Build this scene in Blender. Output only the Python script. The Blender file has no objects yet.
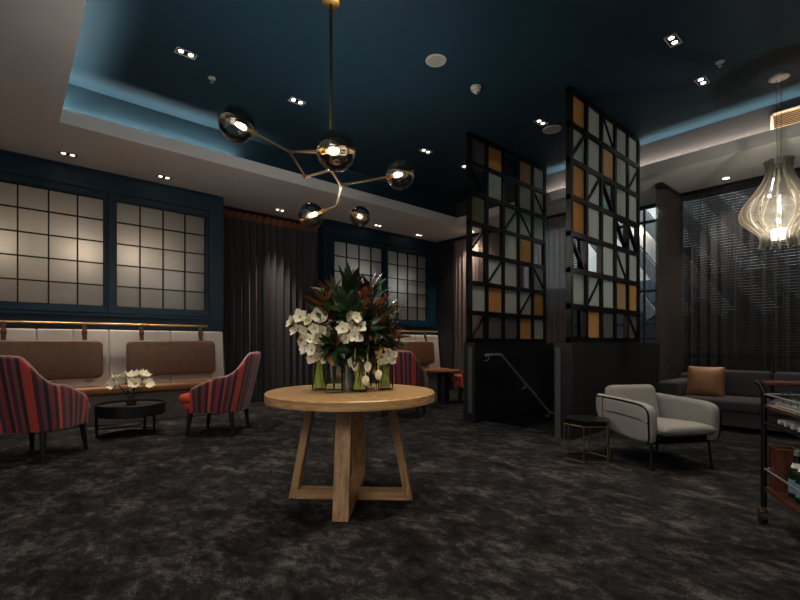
import bpy, bmesh, math, random
from math import sin, cos, pi, radians, sqrt, atan2
from mathutils import Vector, Matrix
random.seed(7)
S = bpy.context.scene
COL = S.collection

# ------------------------------------------------------------------ camera, world, exposure
cam_d = bpy.data.cameras.new('camera')
cam = bpy.data.objects.new('camera', cam_d); COL.objects.link(cam)
cam_d.sensor_width = 36.0
cam_d.lens = 445.0 * 36.0 / 800.0
cam_d.shift_y = 43.0 / 800.0
cam_d.clip_start = 0.02
cam.location = (0, 0, 1.08)
cam.rotation_euler = (radians(90), 0, radians(48.8))
S.camera = cam
VS = S.view_settings
S.display_settings.display_device = 'sRGB'
VS.view_transform = 'Standard'; VS.look = 'None'; VS.gamma = 1.0; VS.use_curve_mapping = False
VS.exposure = 1.0
S.cycles.transparent_max_bounces = 32
wd = bpy.data.worlds.new('world'); S.world = wd; wd.use_nodes = True
wd.node_tree.nodes['Background'].inputs[0].default_value = (0.55, 0.62, 0.75, 1)
wd.node_tree.nodes['Background'].inputs[1].default_value = 0.03
WARM = (1.0, 0.84, 0.68); COVE = (1.0, 0.82, 0.67); COOL = (0.72, 0.87, 1.0); NEUT = (1.0, 0.95, 0.90)

def lamp(kind, name, loc, energy, col=WARM, parent=None, rot=(0, 0, 0), **kw):
    d = bpy.data.lights.new(name, kind); d.energy = energy; d.color = col
    for k, v in kw.items(): setattr(d, k, v)
    o = bpy.data.objects.new(name, d); COL.objects.link(o); o.location = loc; o.rotation_euler = rot
    if parent: o.parent = parent
    return o

# cove strips hidden behind the ceiling lip (area lights facing up)
lamp('AREA', 'cove_strip_light', (-6.088, 1.20, 3.60), 16, COVE, rot=(pi, 0, radians(0)), shape='RECTANGLE', size=0.02, size_y=2.3).rotation_euler = (0, radians(180 + 32), 0)
lamp('AREA', 'cove_strip_light', (-5.2, 0.345, 3.60), 11, COVE, shape='RECTANGLE', size=1.8, size_y=0.02).rotation_euler = (radians(180 - 20), 0, 0)
lamp('AREA', 'cove_strip_light', (-1.3, 6.885, 3.60), 36, COVE, shape='RECTANGLE', size=5.6, size_y=0.02).rotation_euler = (radians(180 + 20), 0, 0)
# soft fill added behind the camera to lift the ambient light
lamp('AREA', 'room_fill', (0.6, -2.2, 3.40), 55, NEUT, rot=(0, 0, 0), shape='RECTANGLE', size=3.5, size_y=1.6)
# area lights added outside to brighten the wall beyond the far glazing
lamp('AREA', 'outside_wall_fill', (-3.3, 9.2, 5.6), 300, (0.95, 0.97, 1.0), rot=(radians(38), 0, 0), shape='RECTANGLE', size=4.5, size_y=0.5)
lamp('AREA', 'outside_wall_fill', (0.4, 9.2, 5.6), 900, (0.95, 0.97, 1.0), rot=(radians(38), 0, 0), shape='RECTANGLE', size=5.5, size_y=0.3)
lamp('AREA', 'outside_wall_fill', (-6.4, 9.2, 5.6), 200, (0.95, 0.95, 1.0), rot=(radians(38), 0, 0), shape='RECTANGLE', size=2.5, size_y=0.3)

# ------------------------------------------------------------------ materials
def lin(c):
    return tuple(((x / 255.0) / 12.92 if x / 255.0 <= 0.04045 else ((x / 255.0 + 0.055) / 1.055) ** 2.4) for x in c)
def newmat(name):
    m = bpy.data.materials.new(name); m.use_nodes = True
    nt = m.node_tree; nt.nodes.clear()
    out = nt.nodes.new('ShaderNodeOutputMaterial')
    return m, nt, out
def L(nt, a, b): nt.links.new(a, b)
def PM(name, rgb, rough=0.5, metal=0.0, var=0.12, scale=12.0, bump=0.0, bscale=None, spec=0.5, emit=0, emcol=None, coat=0, stretch=(1, 1, 1), trans=0):
    """principled with procedural tone variation and bump; rgb is sRGB 0-255"""
    m, nt, out = newmat(name)
    p = nt.nodes.new('ShaderNodeBsdfPrincipled'); L(nt, p.outputs[0], out.inputs[0])
    p.inputs['Roughness'].default_value = rough; p.inputs['Metallic'].default_value = metal
    p.inputs['Specular IOR Level'].default_value = spec
    p.inputs['Coat Weight'].default_value = coat
    c = lin(rgb)
    tc = nt.nodes.new('ShaderNodeTexCoord'); mp = nt.nodes.new('ShaderNodeMapping'); mp.inputs['Scale'].default_value = stretch
    L(nt, tc.outputs['Object'], mp.inputs[0])
    n = nt.nodes.new('ShaderNodeTexNoise'); n.inputs['Scale'].default_value = scale; n.inputs['Detail'].default_value = 5
    L(nt, mp.outputs[0], n.inputs['Vector'])
    r = nt.nodes.new('ShaderNodeValToRGB')
    r.color_ramp.elements[0].position = 0.3; r.color_ramp.elements[1].position = 0.7
    r.color_ramp.elements[0].color = tuple(x * (1 - var) for x in c) + (1,)
    r.color_ramp.elements[1].color = tuple(min(1, x * (1 + var)) for x in c) + (1,)
    L(nt, n.outputs[0], r.inputs[0]); L(nt, r.outputs[0], p.inputs['Base Color'])
    if bump:
        n2 = nt.nodes.new('ShaderNodeTexNoise'); n2.inputs['Scale'].default_value = bscale or scale * 8; n2.inputs['Detail'].default_value = 3
        L(nt, mp.outputs[0], n2.inputs['Vector'])
        b = nt.nodes.new('ShaderNodeBump'); b.inputs['Strength'].default_value = bump; b.inputs['Distance'].default_value = 0.01
        L(nt, n2.outputs[0], b.inputs['Height']); L(nt, b.outputs[0], p.inputs['Normal'])
    if emit:
        p.inputs['Emission Color'].default_value = (emcol or WARM) + (1,); p.inputs['Emission Strength'].default_value = emit
    return m
def EM(name, col, s):
    m, nt, out = newmat(name); e = nt.nodes.new('ShaderNodeEmission')
    e.inputs[0].default_value = tuple(col) + (1,); e.inputs[1].default_value = s; L(nt, e.outputs[0], out.inputs[0]); return m
def THIN(name, tint, refl=0.12, rough=0.02, diffuse=None, dw=0.0, ior=1.45):
    """thin clear or smoked glass: tinted transparency with a fresnel reflection, plus an optional frosted share"""
    m, nt, out = newmat(name)
    t = nt.nodes.new('ShaderNodeBsdfTransparent'); t.inputs[0].default_value = tuple(tint) + (1,)
    g = nt.nodes.new('ShaderNodeBsdfGlossy'); g.inputs['Roughness'].default_value = rough
    f = nt.nodes.new('ShaderNodeFresnel'); f.inputs[0].default_value = ior
    a = nt.nodes.new('ShaderNodeMath'); a.operation = 'ADD'; a.inputs[1].default_value = refl; a.use_clamp = True
    L(nt, f.outputs[0], a.inputs[0])
    mx = nt.nodes.new('ShaderNodeMixShader'); L(nt, a.outputs[0], mx.inputs[0]); L(nt, t.outputs[0], mx.inputs[1]); L(nt, g.outputs[0], mx.inputs[2])
    last = mx
    if dw:
        d = nt.nodes.new('ShaderNodeBsdfDiffuse'); d.inputs[0].default_value = tuple(diffuse) + (1,)
        tl = nt.nodes.new('ShaderNodeBsdfTranslucent'); tl.inputs[0].default_value = tuple(diffuse) + (1,)
        m1 = nt.nodes.new('ShaderNodeMixShader'); m1.inputs[0].default_value = 0.5
        L(nt, d.outputs[0], m1.inputs[1]); L(nt, tl.outputs[0], m1.inputs[2])
        n = nt.nodes.new('ShaderNodeTexNoise'); n.inputs['Scale'].default_value = 40
        tc = nt.nodes.new('ShaderNodeTexCoord'); L(nt, tc.outputs['Object'], n.inputs['Vector'])
        mr = nt.nodes.new('ShaderNodeMapRange'); mr.inputs[3].default_value = max(0, dw - 0.08); mr.inputs[4].default_value = min(1, dw + 0.08)
        L(nt, n.outputs[0], mr.inputs[0])
        m2 = nt.nodes.new('ShaderNodeMixShader'); L(nt, mr.outputs[0], m2.inputs[0])
        L(nt, last.outputs[0], m2.inputs[1]); L(nt, m1.outputs[0], m2.inputs[2]); last = m2
    L(nt, last.outputs[0], out.inputs[0]); return m
def SHEER(name, rgb, alpha):
    m, nt, out = newmat(name); c = lin(rgb)
    t = nt.nodes.new('ShaderNodeBsdfTransparent')
    d = nt.nodes.new('ShaderNodeBsdfDiffuse'); d.inputs[0].default_value = c + (1,)
    tl = nt.nodes.new('ShaderNodeBsdfTranslucent'); tl.inputs[0].default_value = c + (1,)
    a = nt.nodes.new('ShaderNodeMixShader'); a.inputs[0].default_value = 0.35; L(nt, d.outputs[0], a.inputs[1]); L(nt, tl.outputs[0], a.inputs[2])
    w = nt.nodes.new('ShaderNodeTexNoise'); w.inputs['Scale'].default_value = 6
    tc = nt.nodes.new('ShaderNodeTexCoord'); mp = nt.nodes.new('ShaderNodeMapping'); mp.inputs['Scale'].default_value = (6, 6, 0.3)
    L(nt, tc.outputs['Object'], mp.inputs[0]); L(nt, mp.outputs[0], w.inputs['Vector'])
    mr = nt.nodes.new('ShaderNodeMapRange'); mr.inputs[3].default_value = alpha - 0.12; mr.inputs[4].default_value = min(1, alpha + 0.12); L(nt, w.outputs[0], mr.inputs[0])
    mx = nt.nodes.new('ShaderNodeMixShader'); L(nt, mr.outputs[0], mx.inputs[0]); L(nt, t.outputs[0], mx.inputs[1]); L(nt, a.outputs[0], mx.inputs[2])
    L(nt, mx.outputs[0], out.inputs[0]); return m
def WOOD(name, c1, c2, rough=0.45, scale=(3, 45, 45), uv=False, coat=0.0):
    m, nt, out = newmat(name)
    p = nt.nodes.new('ShaderNodeBsdfPrincipled'); L(nt, p.outputs[0], out.inputs[0]); p.inputs['Roughness'].default_value = rough
    p.inputs['Coat Weight'].default_value = coat
    tc = nt.nodes.new('ShaderNodeTexCoord'); mp = nt.nodes.new('ShaderNodeMapping'); mp.inputs['Scale'].default_value = scale
    L(nt, tc.outputs['UV' if uv else 'Object'], mp.inputs[0])
    n = nt.nodes.new('ShaderNodeTexNoise'); n.inputs['Scale'].default_value = 1.0; n.inputs['Detail'].default_value = 7; n.inputs['Distortion'].default_value = 0.6
    L(nt, mp.outputs[0], n.inputs['Vector'])
    r = nt.nodes.new('ShaderNodeValToRGB'); r.color_ramp.elements[0].position = 0.32; r.color_ramp.elements[1].position = 0.68
    r.color_ramp.elements[0].color = lin(c1) + (1,); r.color_ramp.elements[1].color = lin(c2) + (1,)
    L(nt, n.outputs[0], r.inputs[0]); L(nt, r.outputs[0], p.inputs['Base Color'])
    b = nt.nodes.new('ShaderNodeBump'); b.inputs['Strength'].default_value = 0.15; b.inputs['Distance'].default_value = 0.004
    L(nt, n.outputs[0], b.inputs['Height']); L(nt, b.outputs[0], p.inputs['Normal'])
    return m
def CARPET():
    m, nt, out = newmat('carpet')
    p = nt.nodes.new('ShaderNodeBsdfPrincipled'); L(nt, p.outputs[0], out.inputs[0]); p.inputs['Roughness'].default_value = 0.95
    p.inputs['Specular IOR Level'].default_value = 0.15
    tc = nt.nodes.new('ShaderNodeTexCoord'); mp = nt.nodes.new('ShaderNodeMapping')
    mp.inputs['Rotation'].default_value = (0, 0, radians(-48.8)); mp.inputs['Scale'].default_value = (1.0, 1.45, 1)
    L(nt, tc.outputs['Object'], mp.inputs[0])
    def noise(sc, det, dist, rough=0.6):
        n = nt.nodes.new('ShaderNodeTexNoise'); n.inputs['Scale'].default_value = sc; n.inputs['Detail'].default_value = det
        n.inputs['Distortion'].default_value = dist; n.inputs['Roughness'].default_value = rough
        L(nt, mp.outputs[0], n.inputs['Vector']); return n
    a = noise(2.7, 7, 0.35, 0.68); b = noise(10.0, 7, 0.4, 0.74); c = noise(90, 3, 0)
    m1 = nt.nodes.new('ShaderNodeMix'); m1.data_type = 'FLOAT'; m1.inputs[0].default_value = 0.50; L(nt, a.outputs[0], m1.inputs[2]); L(nt, b.outputs[0], m1.inputs[3])
    m2 = nt.nodes.new('ShaderNodeMix'); m2.data_type = 'FLOAT'; m2.inputs[0].default_value = 0.22; L(nt, m1.outputs[0], m2.inputs[2]); L(nt, c.outputs[0], m2.inputs[3])
    r = nt.nodes.new('ShaderNodeValToRGB'); e = r.color_ramp.elements
    e[0].position = 0.41; e[0].color = lin((6, 6, 7)) + (1,); e[1].position = 0.64; e[1].color = lin((98, 95, 92)) + (1,)
    k = e.new(0.51); k.color = lin((36, 35, 35)) + (1,)
    L(nt, m2.outputs[0], r.inputs[0]); L(nt, r.outputs[0], p.inputs['Base Color'])
    bu = nt.nodes.new('ShaderNodeBump'); bu.inputs['Strength'].default_value = 0.5; bu.inputs['Distance'].default_value = 0.01
    L(nt, c.outputs[0], bu.inputs['Height']); L(nt, bu.outputs[0], p.inputs['Normal'])
    return m
def STRIPES(name, axis='u', k=2.0):
    m, nt, out = newmat(name)
    p = nt.nodes.new('ShaderNodeBsdfPrincipled'); L(nt, p.outputs[0], out.inputs[0]); p.inputs['Roughness'].default_value = 0.75
    p.inputs['Sheen Weight'].default_value = 0.25
    tc = nt.nodes.new('ShaderNodeTexCoord'); sp = nt.nodes.new('ShaderNodeSeparateXYZ'); L(nt, tc.outputs['UV'], sp.inputs[0])
    mu = nt.nodes.new('ShaderNodeMath'); mu.operation = 'MULTIPLY'; mu.inputs[1].default_value = k; L(nt, sp.outputs[0], mu.inputs[0])
    fr = nt.nodes.new('ShaderNodeMath'); fr.operation = 'FRACT'; L(nt, mu.outputs[0], fr.inputs[0])
    r = nt.nodes.new('ShaderNodeValToRGB'); r.color_ramp.interpolation = 'CONSTANT'
    seq = [(0.0, (176, 58, 46)), (0.13, (42, 20, 30)), (0.19, (118, 62, 58)), (0.25, (74, 28, 48)), (0.32, (150, 62, 60)), (0.36, (36, 20, 34)),
           (0.43, (134, 44, 44)), (0.52, (64, 34, 58)), (0.60, (196, 78, 58)), (0.66, (52, 22, 32)), (0.72, (122, 50, 56)), (0.80, (30, 16, 26)), (0.86, (104, 56, 66)), (0.93, (70, 24, 34))]
    els = r.color_ramp.elements
    els[0].position = 0; els[0].color = lin(seq[0][1]) + (1,); els[1].position = seq[1][0]; els[1].color = lin(seq[1][1]) + (1,)
    for pos, c in seq[2:]:
        e = els.new(pos); e.color = lin(c) + (1,)
    L(nt, fr.outputs[0], r.inputs[0])
    n = nt.nodes.new('ShaderNodeTexNoise'); n.inputs['Scale'].default_value = 60; L(nt, tc.outputs['Object'], n.inputs['Vector'])
    mr = nt.nodes.new('ShaderNodeMapRange'); mr.inputs[3].default_value = 0.75; mr.inputs[4].default_value = 1.2; L(nt, n.outputs[0], mr.inputs[0])
    hs = nt.nodes.new('ShaderNodeHueSaturation'); L(nt, mr.outputs[0], hs.inputs['Value']); L(nt, r.outputs[0], hs.inputs['Color'])
    L(nt, hs.outputs[0], p.inputs['Base Color'])
    return m

MT = dict(
    carpet=CARPET(),
    soffit=PM('soffit_paint', (214, 212, 210), 0.75, var=0.03, scale=3),
    navy=PM('navy_ceiling_paint', (30, 51, 64), 0.5, var=0.05, scale=2, spec=0.06),
    wallblue=PM('blue_wall_paint', (9, 43, 60), 0.45, var=0.06, scale=4, spec=0.35),
    dark=PM('charcoal_paint', (30, 30, 34), 0.5, var=0.08, scale=5),
    black=PM('black_metal', (14, 14, 15), 0.4, 0.3, var=0.1),
    blackwood=PM('black_stained_wood', (18, 16, 15), 0.45, var=0.2, scale=20),
    strip=PM('aluminium_edge_strip', (92, 94, 96), 0.5, 0.3, var=0.05),
    steel=PM('brushed_steel', (176, 176, 178), 0.35, 0.6, var=0.06),
    brass=PM('aged_brass', (176, 136, 72), 0.28, 1.0, var=0.12, scale=30),
    bronze=PM('dull_brass', (150, 122, 82), 0.4, 1.0, var=0.12, scale=30),
    copper=PM('polished_brass_rail', (232, 184, 120), 0.32, 0.8, var=0.08, scale=30),
    linen=PM('pale_grey_upholstery', (184, 178, 172), 0.85, var=0.05, scale=60, bump=0.15, bscale=500),
    tan=PM('tan_leather', (102, 70, 50), 0.5, var=0.16, scale=9, bump=0.08, bscale=180),
    tanseat=PM('caramel_leather_seat', (146, 98, 62), 0.42, var=0.14, scale=8, bump=0.08, bscale=180),
    plinth=PM('taupe_plinth', (92, 84, 80), 0.6, var=0.05),
    drape=PM('charcoal_drape', (66, 63, 66), 0.85, var=0.08, scale=4, stretch=(3, 3, 0.3)),
    rust=PM('rust_heading', (140, 84, 58), 0.8, var=0.15, scale=20),
    sheer=SHEER('dark_sheer_voile', (96, 94, 97), 0.42),
    sheer2=SHEER('taupe_sheer_voile', (164, 148, 142), 0.74),
    sheer3=SHEER('grey_brown_sheer_voile', (104, 97, 95), 0.6),
    slat=PM('blind_slat', (70, 70, 72), 0.5, var=0.05),
    boxgrey=PM('light_box_grey', (70, 67, 63), 0.8, var=0.05),
    white=PM('white_paint', (220, 218, 214), 0.5, var=0.02),
    frosted=THIN('frosted_grey_glass', (0.55, 0.62, 0.60), 0.06, 0.15, (0.82, 0.90, 0.88), 0.6),
    frostgrey=THIN('grey_reeded_glass', (0.55, 0.55, 0.56), 0.05, 0.15, (0.36, 0.36, 0.37), 0.42),
    amber=THIN('amber_glass', (0.86, 0.60, 0.26), 0.04, 0.15, (0.88, 0.58, 0.25), 0.64),
    tanpane=THIN('tan_glass', (0.85, 0.66, 0.40), 0.04, 0.15, (0.82, 0.62, 0.36), 0.6),
    olive=THIN('olive_glass', (0.5, 0.52, 0.34), 0.05, 0.2, (0.50, 0.52, 0.32), 0.6),
    clearpane=THIN('clear_glass', (0.86, 0.9, 0.9), 0.0, 0.02),
    smoke=THIN('smoked_mirror_glass', (0.58, 0.56, 0.55), 0.20, 0.02),
    vaseglass=THIN('clear_vase_glass', (0.95, 0.98, 0.96), 0.03, 0.01, ior=1.14),
    smokelamp=THIN('smoky_acrylic', (0.62, 0.58, 0.53), 0.10, 0.08, (0.88, 0.82, 0.73), 0.42),
    mercury=PM('silvered_ribbed_glass', (150, 152, 158), 0.25, 0.85, var=0.25, scale=60),
    windowpane=None,
    stripe=STRIPES('striped_velvet'),
    orange=PM('burnt_orange_velvet', (204, 78, 44), 0.7, var=0.12, scale=20),
    piping=PM('cream_piping', (190, 150, 140), 0.7, var=0.4, scale=70),
    ash=PM('grey_wool', (150, 148, 142), 0.9, var=0.10, scale=90, bump=0.25, bscale=600),
    sofa=PM('dark_plum_grey_fabric', (62, 58, 61), 0.9, var=0.08, scale=60, bump=0.2, bscale=500),
    cognac=PM('cognac_leather', (150, 102, 68), 0.5, var=0.14, scale=8, bump=0.1, bscale=160),
    belt=PM('red_brown_leather', (122, 62, 44), 0.45, var=0.12, scale=20),
    oak=WOOD('oak_top', (178, 130, 80), (226, 184, 130), 0.33, (5, 60, 1), True, 0.3),
    oakleg=WOOD('oak_leg', (158, 116, 76), (208, 166, 118), 0.5, (50, 50, 3)),
    oakbar=WOOD('oak_bar', (164, 122, 82), (214, 172, 122), 0.5, (3, 50, 50)),
    walnut=WOOD('walnut_board', (50, 28, 18), (82, 48, 32), 0.4, (4, 40, 40)),
    redwood=WOOD('red_stained_wood', (74, 36, 26), (104, 56, 42), 0.4, (20, 20, 3)),
    leaf=PM('magnolia_leaf_green', (34, 62, 34), 0.3, var=0.35, scale=14, spec=0.6),
    leafback=PM('magnolia_leaf_brown', (124, 66, 32), 0.6, var=0.3, scale=14),
    olivegreen=PM('olive_leaf_green', (62, 80, 54), 0.5, var=0.35, scale=20),
    stem=PM('flower_stem_green', (204, 208, 96), 0.5, var=0.3, scale=20),
    twig=PM('brown_twig', (78, 58, 38), 0.8, var=0.2),
    petal=PM('ivory_petal', (250, 245, 220), 0.6, var=0.04, scale=30),
    yolk=PM('yellow_flower_centre', (196, 186, 70), 0.6, var=0.2, scale=60),
    bulbglow=EM('lamp_filament', (1.0, 0.72, 0.42), 4.5),
    lens=EM('downlight_lens', (1.0, 0.92, 0.82), 4.5),
    lenscool=EM('cool_downlight_lens', (0.92, 0.96, 1.0), 4.0),
    exitgreen=EM('exit_green', (0.02, 0.42, 0.2), 0.9),
    exitwhite=EM('exit_white', (0.9, 1.0, 0.95), 1.0),
    bottle=THIN('green_bottle_glass', (0.05, 0.16, 0.10), 0.06, 0.03, (0.02, 0.06, 0.04), 0.5),
    label=PM('pale_blue_label', (96, 130, 142), 0.5, var=0.1, scale=40),
    cloth=PM('white_napkin', (222, 220, 214), 0.9, var=0.05, scale=50),
    tyre=PM('black_rubber', (12, 12, 12), 0.6),
    extwall=PM('white_render', (225, 225, 222), 0.8, var=0.05, scale=2),
    extdark=PM('dark_cladding', (44, 44, 46), 0.7, var=0.1),
    extblue=PM('blue_grey_panel', (92, 112, 124), 0.4, var=0.1),
    grille=PM('beige_vent_metal', (206, 186, 158), 0.5, var=0.03),
    plasticwhite=PM('white_plastic', (190, 184, 176), 0.5, var=0.03),
)
def window_mat():
    m, nt, out = newmat('textured_window_glass')
    tl = nt.nodes.new('ShaderNodeBsdfTranslucent'); g = nt.nodes.new('ShaderNodeBsdfGlossy'); g.inputs['Roughness'].default_value = 0.3
    d = nt.nodes.new('ShaderNodeBsdfDiffuse')
    tc = nt.nodes.new('ShaderNodeTexCoord'); n = nt.nodes.new('ShaderNodeTexNoise'); n.inputs['Scale'].default_value = 90; n.inputs['Detail'].default_value = 4
    n.inputs['Roughness'].default_value = 0.7
    L(nt, tc.outputs['Object'], n.inputs['Vector'])
    r = nt.nodes.new('ShaderNodeValToRGB'); r.color_ramp.elements[0].position = 0.3; r.color_ramp.elements[1].position = 0.72
    r.color_ramp.elements[0].color = (0.60, 0.57, 0.53, 1); r.color_ramp.elements[1].color = (0.74, 0.71, 0.67, 1)
    L(nt, n.outputs[0], r.inputs[0])
    for x in (tl, d): L(nt, r.outputs[0], x.inputs[0])
    g.inputs[0].default_value = (0.7, 0.7, 0.7, 1)
    a = nt.nodes.new('ShaderNodeMixShader'); a.inputs[0].default_value = 0.08; L(nt, tl.outputs[0], a.inputs[1]); L(nt, d.outputs[0], a.inputs[2])
    b = nt.nodes.new('ShaderNodeMixShader'); b.inputs[0].default_value = 0.07; L(nt, a.outputs[0], b.inputs[1]); L(nt, g.outputs[0], b.inputs[2])
    L(nt, b.outputs[0], out.inputs[0]); return m
MT['windowpane'] = window_mat()

# ------------------------------------------------------------------ mesh helpers
def BM(): return bmesh.new()
def box(bm, x0, x1, y0, y1, z0, z1, mi=0):
    v = [bm.verts.new((x, y, z)) for x in (x0, x1) for y in (y0, y1) for z in (z0, z1)]
    for q in ((0, 1, 3, 2), (4, 6, 7, 5), (0, 4, 5, 1), (2, 3, 7, 6), (0, 2, 6, 4), (1, 5, 7, 3)):
        f = bm.faces.new([v[i] for i in q]); f.material_index = mi
    return v
def rbox(bm, x0, x1, y0, y1, z0, z1, r=0.02, seg=3, mat=None):
    b = bmesh.new(); box(b, x0, x1, y0, y1, z0, z1)
    bmesh.ops.recalc_face_normals(b, faces=b.faces)
    bmesh.ops.bevel(b, geom=list(b.edges), offset=r, segments=seg, profile=0.5, affect='EDGES', clamp_overlap=True)
    if mat is not None: bmesh.ops.transform(b, matrix=mat, verts=b.verts)
    merge(bm, b)
def merge(bm, b):
    me = bpy.data.meshes.new('scratch'); b.to_mesh(me); b.free(); bm.from_mesh(me); bpy.data.meshes.remove(me)
def frame_of(d):
    d = d.normalized(); up = Vector((0, 0, 1)) if abs(d.z) < 0.95 else Vector((1, 0, 0))
    a = d.cross(up).normalized(); b = a.cross(d).normalized(); return a, b
def tube(bm, pts, r, seg=8, closed=False, caps=True):
    pts = [Vector(p) for p in pts]; n = len(pts); rr = r if isinstance(r, (list, tuple)) else [r] * n
    rings = []; pa = None
    for i, p in enumerate(pts):
        if closed: d = (pts[(i + 1) % n] - pts[i - 1])
        elif i == 0: d = pts[1] - p
        elif i == n - 1: d = p - pts[i - 1]
        else: d = (pts[i + 1] - p).normalized() + (p - pts[i - 1]).normalized()
        if d.length < 1e-9: d = Vector((0, 0, 1))
        d.normalize()
        if pa is None: a, b = frame_of(d)
        else:
            a = pa - d * pa.dot(d)
            if a.length < 1e-6: a, b = frame_of(d)
            a.normalize(); b = a.cross(d).normalized() * -1
            b = d.cross(a).normalized()
        if pa is None: b = d.cross(a).normalized()
        pa = a
        rings.append([bm.verts.new(p + (a * cos(2 * pi * k / seg) + b * sin(2 * pi * k / seg)) * rr[i]) for k in range(seg)])
    m = n if closed else n - 1
    for i in range(m):
        A, B = rings[i], rings[(i + 1) % n]
        for k in range(seg): bm.faces.new((A[k], A[(k + 1) % seg], B[(k + 1) % seg], B[k]))
    if caps and not closed:
        bm.faces.new(list(reversed(rings[0]))); bm.faces.new(rings[-1])
def lathe(bm, prof, seg=32, c=(0, 0, 0), caps=True):
    rings = []
    for (r, z) in prof:
        rings.append([bm.verts.new((c[0] + r * cos(2 * pi * k / seg), c[1] + r * sin(2 * pi * k / seg), c[2] + z)) for k in range(seg)])
    for A, B in zip(rings, rings[1:]):
        for k in range(seg): bm.faces.new((A[k], A[(k + 1) % seg], B[(k + 1) % seg], B[k]))
    if caps:
        if prof[0][0] > 1e-6: bm.faces.new(list(reversed(rings[0])))
        if prof[-1][0] > 1e-6: bm.faces.new(rings[-1])
    bmesh.ops.remove_doubles(bm, verts=[v for R in (rings[0], rings[-1]) for v in R], dist=1e-6)
def ball(bm, c, r, seg=20, rings=14, sc=(1, 1, 1)):
    m = Matrix.Translation(c) @ Matrix.Diagonal((r * sc[0], r * sc[1], r * sc[2], 1))
    bmesh.ops.create_uvsphere(bm, u_segments=seg, v_segments=rings, radius=1, matrix=m)
def cushion(bm, a, b, h, mat=None, p=5, q=0.55, n=16, puff=0.0):
    """a x b pillow, half thickness h, seam round the rim"""
    bb = bmesh.new(); top = {}; bot = {}
    for i in range(n + 1):
        for j in range(n + 1):
            u = sin((i / n - .5) * pi); v = sin((j / n - .5) * pi)
            z = h * ((1 - abs(u) ** p) * (1 - abs(v) ** p)) ** q if abs(u) < 1 and abs(v) < 1 else 0
            k = 1 - puff * (u * u * (1 - 0) * 0 + v * v) if puff else 1
            k2 = 1 - puff * (u * u) if puff else 1
            x = a / 2 * u * (1 - puff * (1 - v * v)); y = b / 2 * v * (1 - puff * (1 - u * u))
            edge = i in (0, n) or j in (0, n)
            top[i, j] = bb.verts.new((x, y, z)); bot[i, j] = top[i, j] if edge else bb.verts.new((x, y, -z))
    for i in range(n):
        for j in range(n):
            bb.faces.new((top[i, j], top[i + 1, j], top[i + 1, j + 1], top[i, j + 1]))
            q4 = (bot[i, j], bot[i, j + 1], bot[i + 1, j + 1], bot[i + 1, j])
            if len(set(q4)) == 4:
                try: bb.faces.new(q4)
                except ValueError: pass
    if mat is not None: bmesh.ops.transform(bb, matrix=mat, verts=bb.verts)
    merge(bm, bb)
def extrude_profile(bm, pts, x0, x1, bev=0.0, seg=3, mat=None):
    """closed profile in (y,z), extruded along x"""
    b = bmesh.new(); A = [b.verts.new((x0, y, z)) for y, z in pts]; B = [b.verts.new((x1, y, z)) for y, z in pts]; n = len(pts)
    fa = b.faces.new(A); fb = b.faces.new(list(reversed(B)))
    for i in range(n): b.faces.new((A[i], B[i], B[(i + 1) % n], A[(i + 1) % n]))
    bmesh.ops.recalc_face_normals(b, faces=b.faces)
    if bev: bmesh.ops.bevel(b, geom=list(fa.edges) + list(fb.edges), offset=bev, segments=seg, profile=0.5, affect='EDGES')
    if mat is not None: bmesh.ops.transform(b, matrix=mat, verts=b.verts)
    merge(bm, b)
def spline(pts, n=8):
    P = [Vector(p) for p in pts]; out = []
    for i in range(len(P) - 1):
        p0 = P[max(0, i - 1)]; p1 = P[i]; p2 = P[i + 1]; p3 = P[min(len(P) - 1, i + 2)]
        for k in range(n):
            t = k / n
            out.append(0.5 * ((2 * p1) + (p2 - p0) * t + (2 * p0 - 5 * p1 + 4 * p2 - p3) * t * t + (3 * p1 - p0 - 3 * p2 + p3) * t ** 3))
    out.append(P[-1]); return out
def obj(name, bm, mat, parent=None, loc=None, rotz=0.0, smooth=35, normals=True):
    if normals: bmesh.ops.recalc_face_normals(bm, faces=bm.faces)
    me = bpy.data.meshes.new(name); bm.to_mesh(me); bm.free()
    for m in (mat if isinstance(mat, (list, tuple)) else [mat]): me.materials.append(m)
    if smooth:
        me.polygons.foreach_set('use_smooth', [True] * len(me.polygons)); me.set_sharp_from_angle(angle=radians(smooth))
    o = bpy.data.objects.new(name, me); COL.objects.link(o)
    if parent is not None: o.parent = parent
    if loc is not None: o.location = loc
    o.rotation_euler = (0, 0, rotz)
    return o
def tag(o, label, cat, group=None):
    o['label'] = label; o['category'] = cat
    if group: o['group'] = group
    return o
def thing(name, label, cat, loc=(0, 0, 0), rotz=0.0, group=None):
    o = bpy.data.objects.new(name, None); COL.objects.link(o); o.location = loc; o.rotation_euler = (0, 0, rotz)
    o.empty_display_size = 0.1
    return tag(o, label, cat, group)
def struct(name, bm, mat, label=None, cat=None, parent=None):
    o = obj(name, bm, mat, parent)
    if parent is None:
        o['kind'] = 'structure'
        if label: tag(o, label, cat or name.split('_')[0])
    return o
def dup(root, loc, rotz, label, group=None):
    r = root.copy(); COL.objects.link(r); r.location = loc; r.rotation_euler = (0, 0, rotz); r['label'] = label
    if group: r['group'] = group
    for ch in list(root.children):
        c = ch.copy(); COL.objects.link(c); c.parent = r
        for g in list(ch.children):
            d = g.copy(); COL.objects.link(d); d.parent = c
    return r

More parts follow.
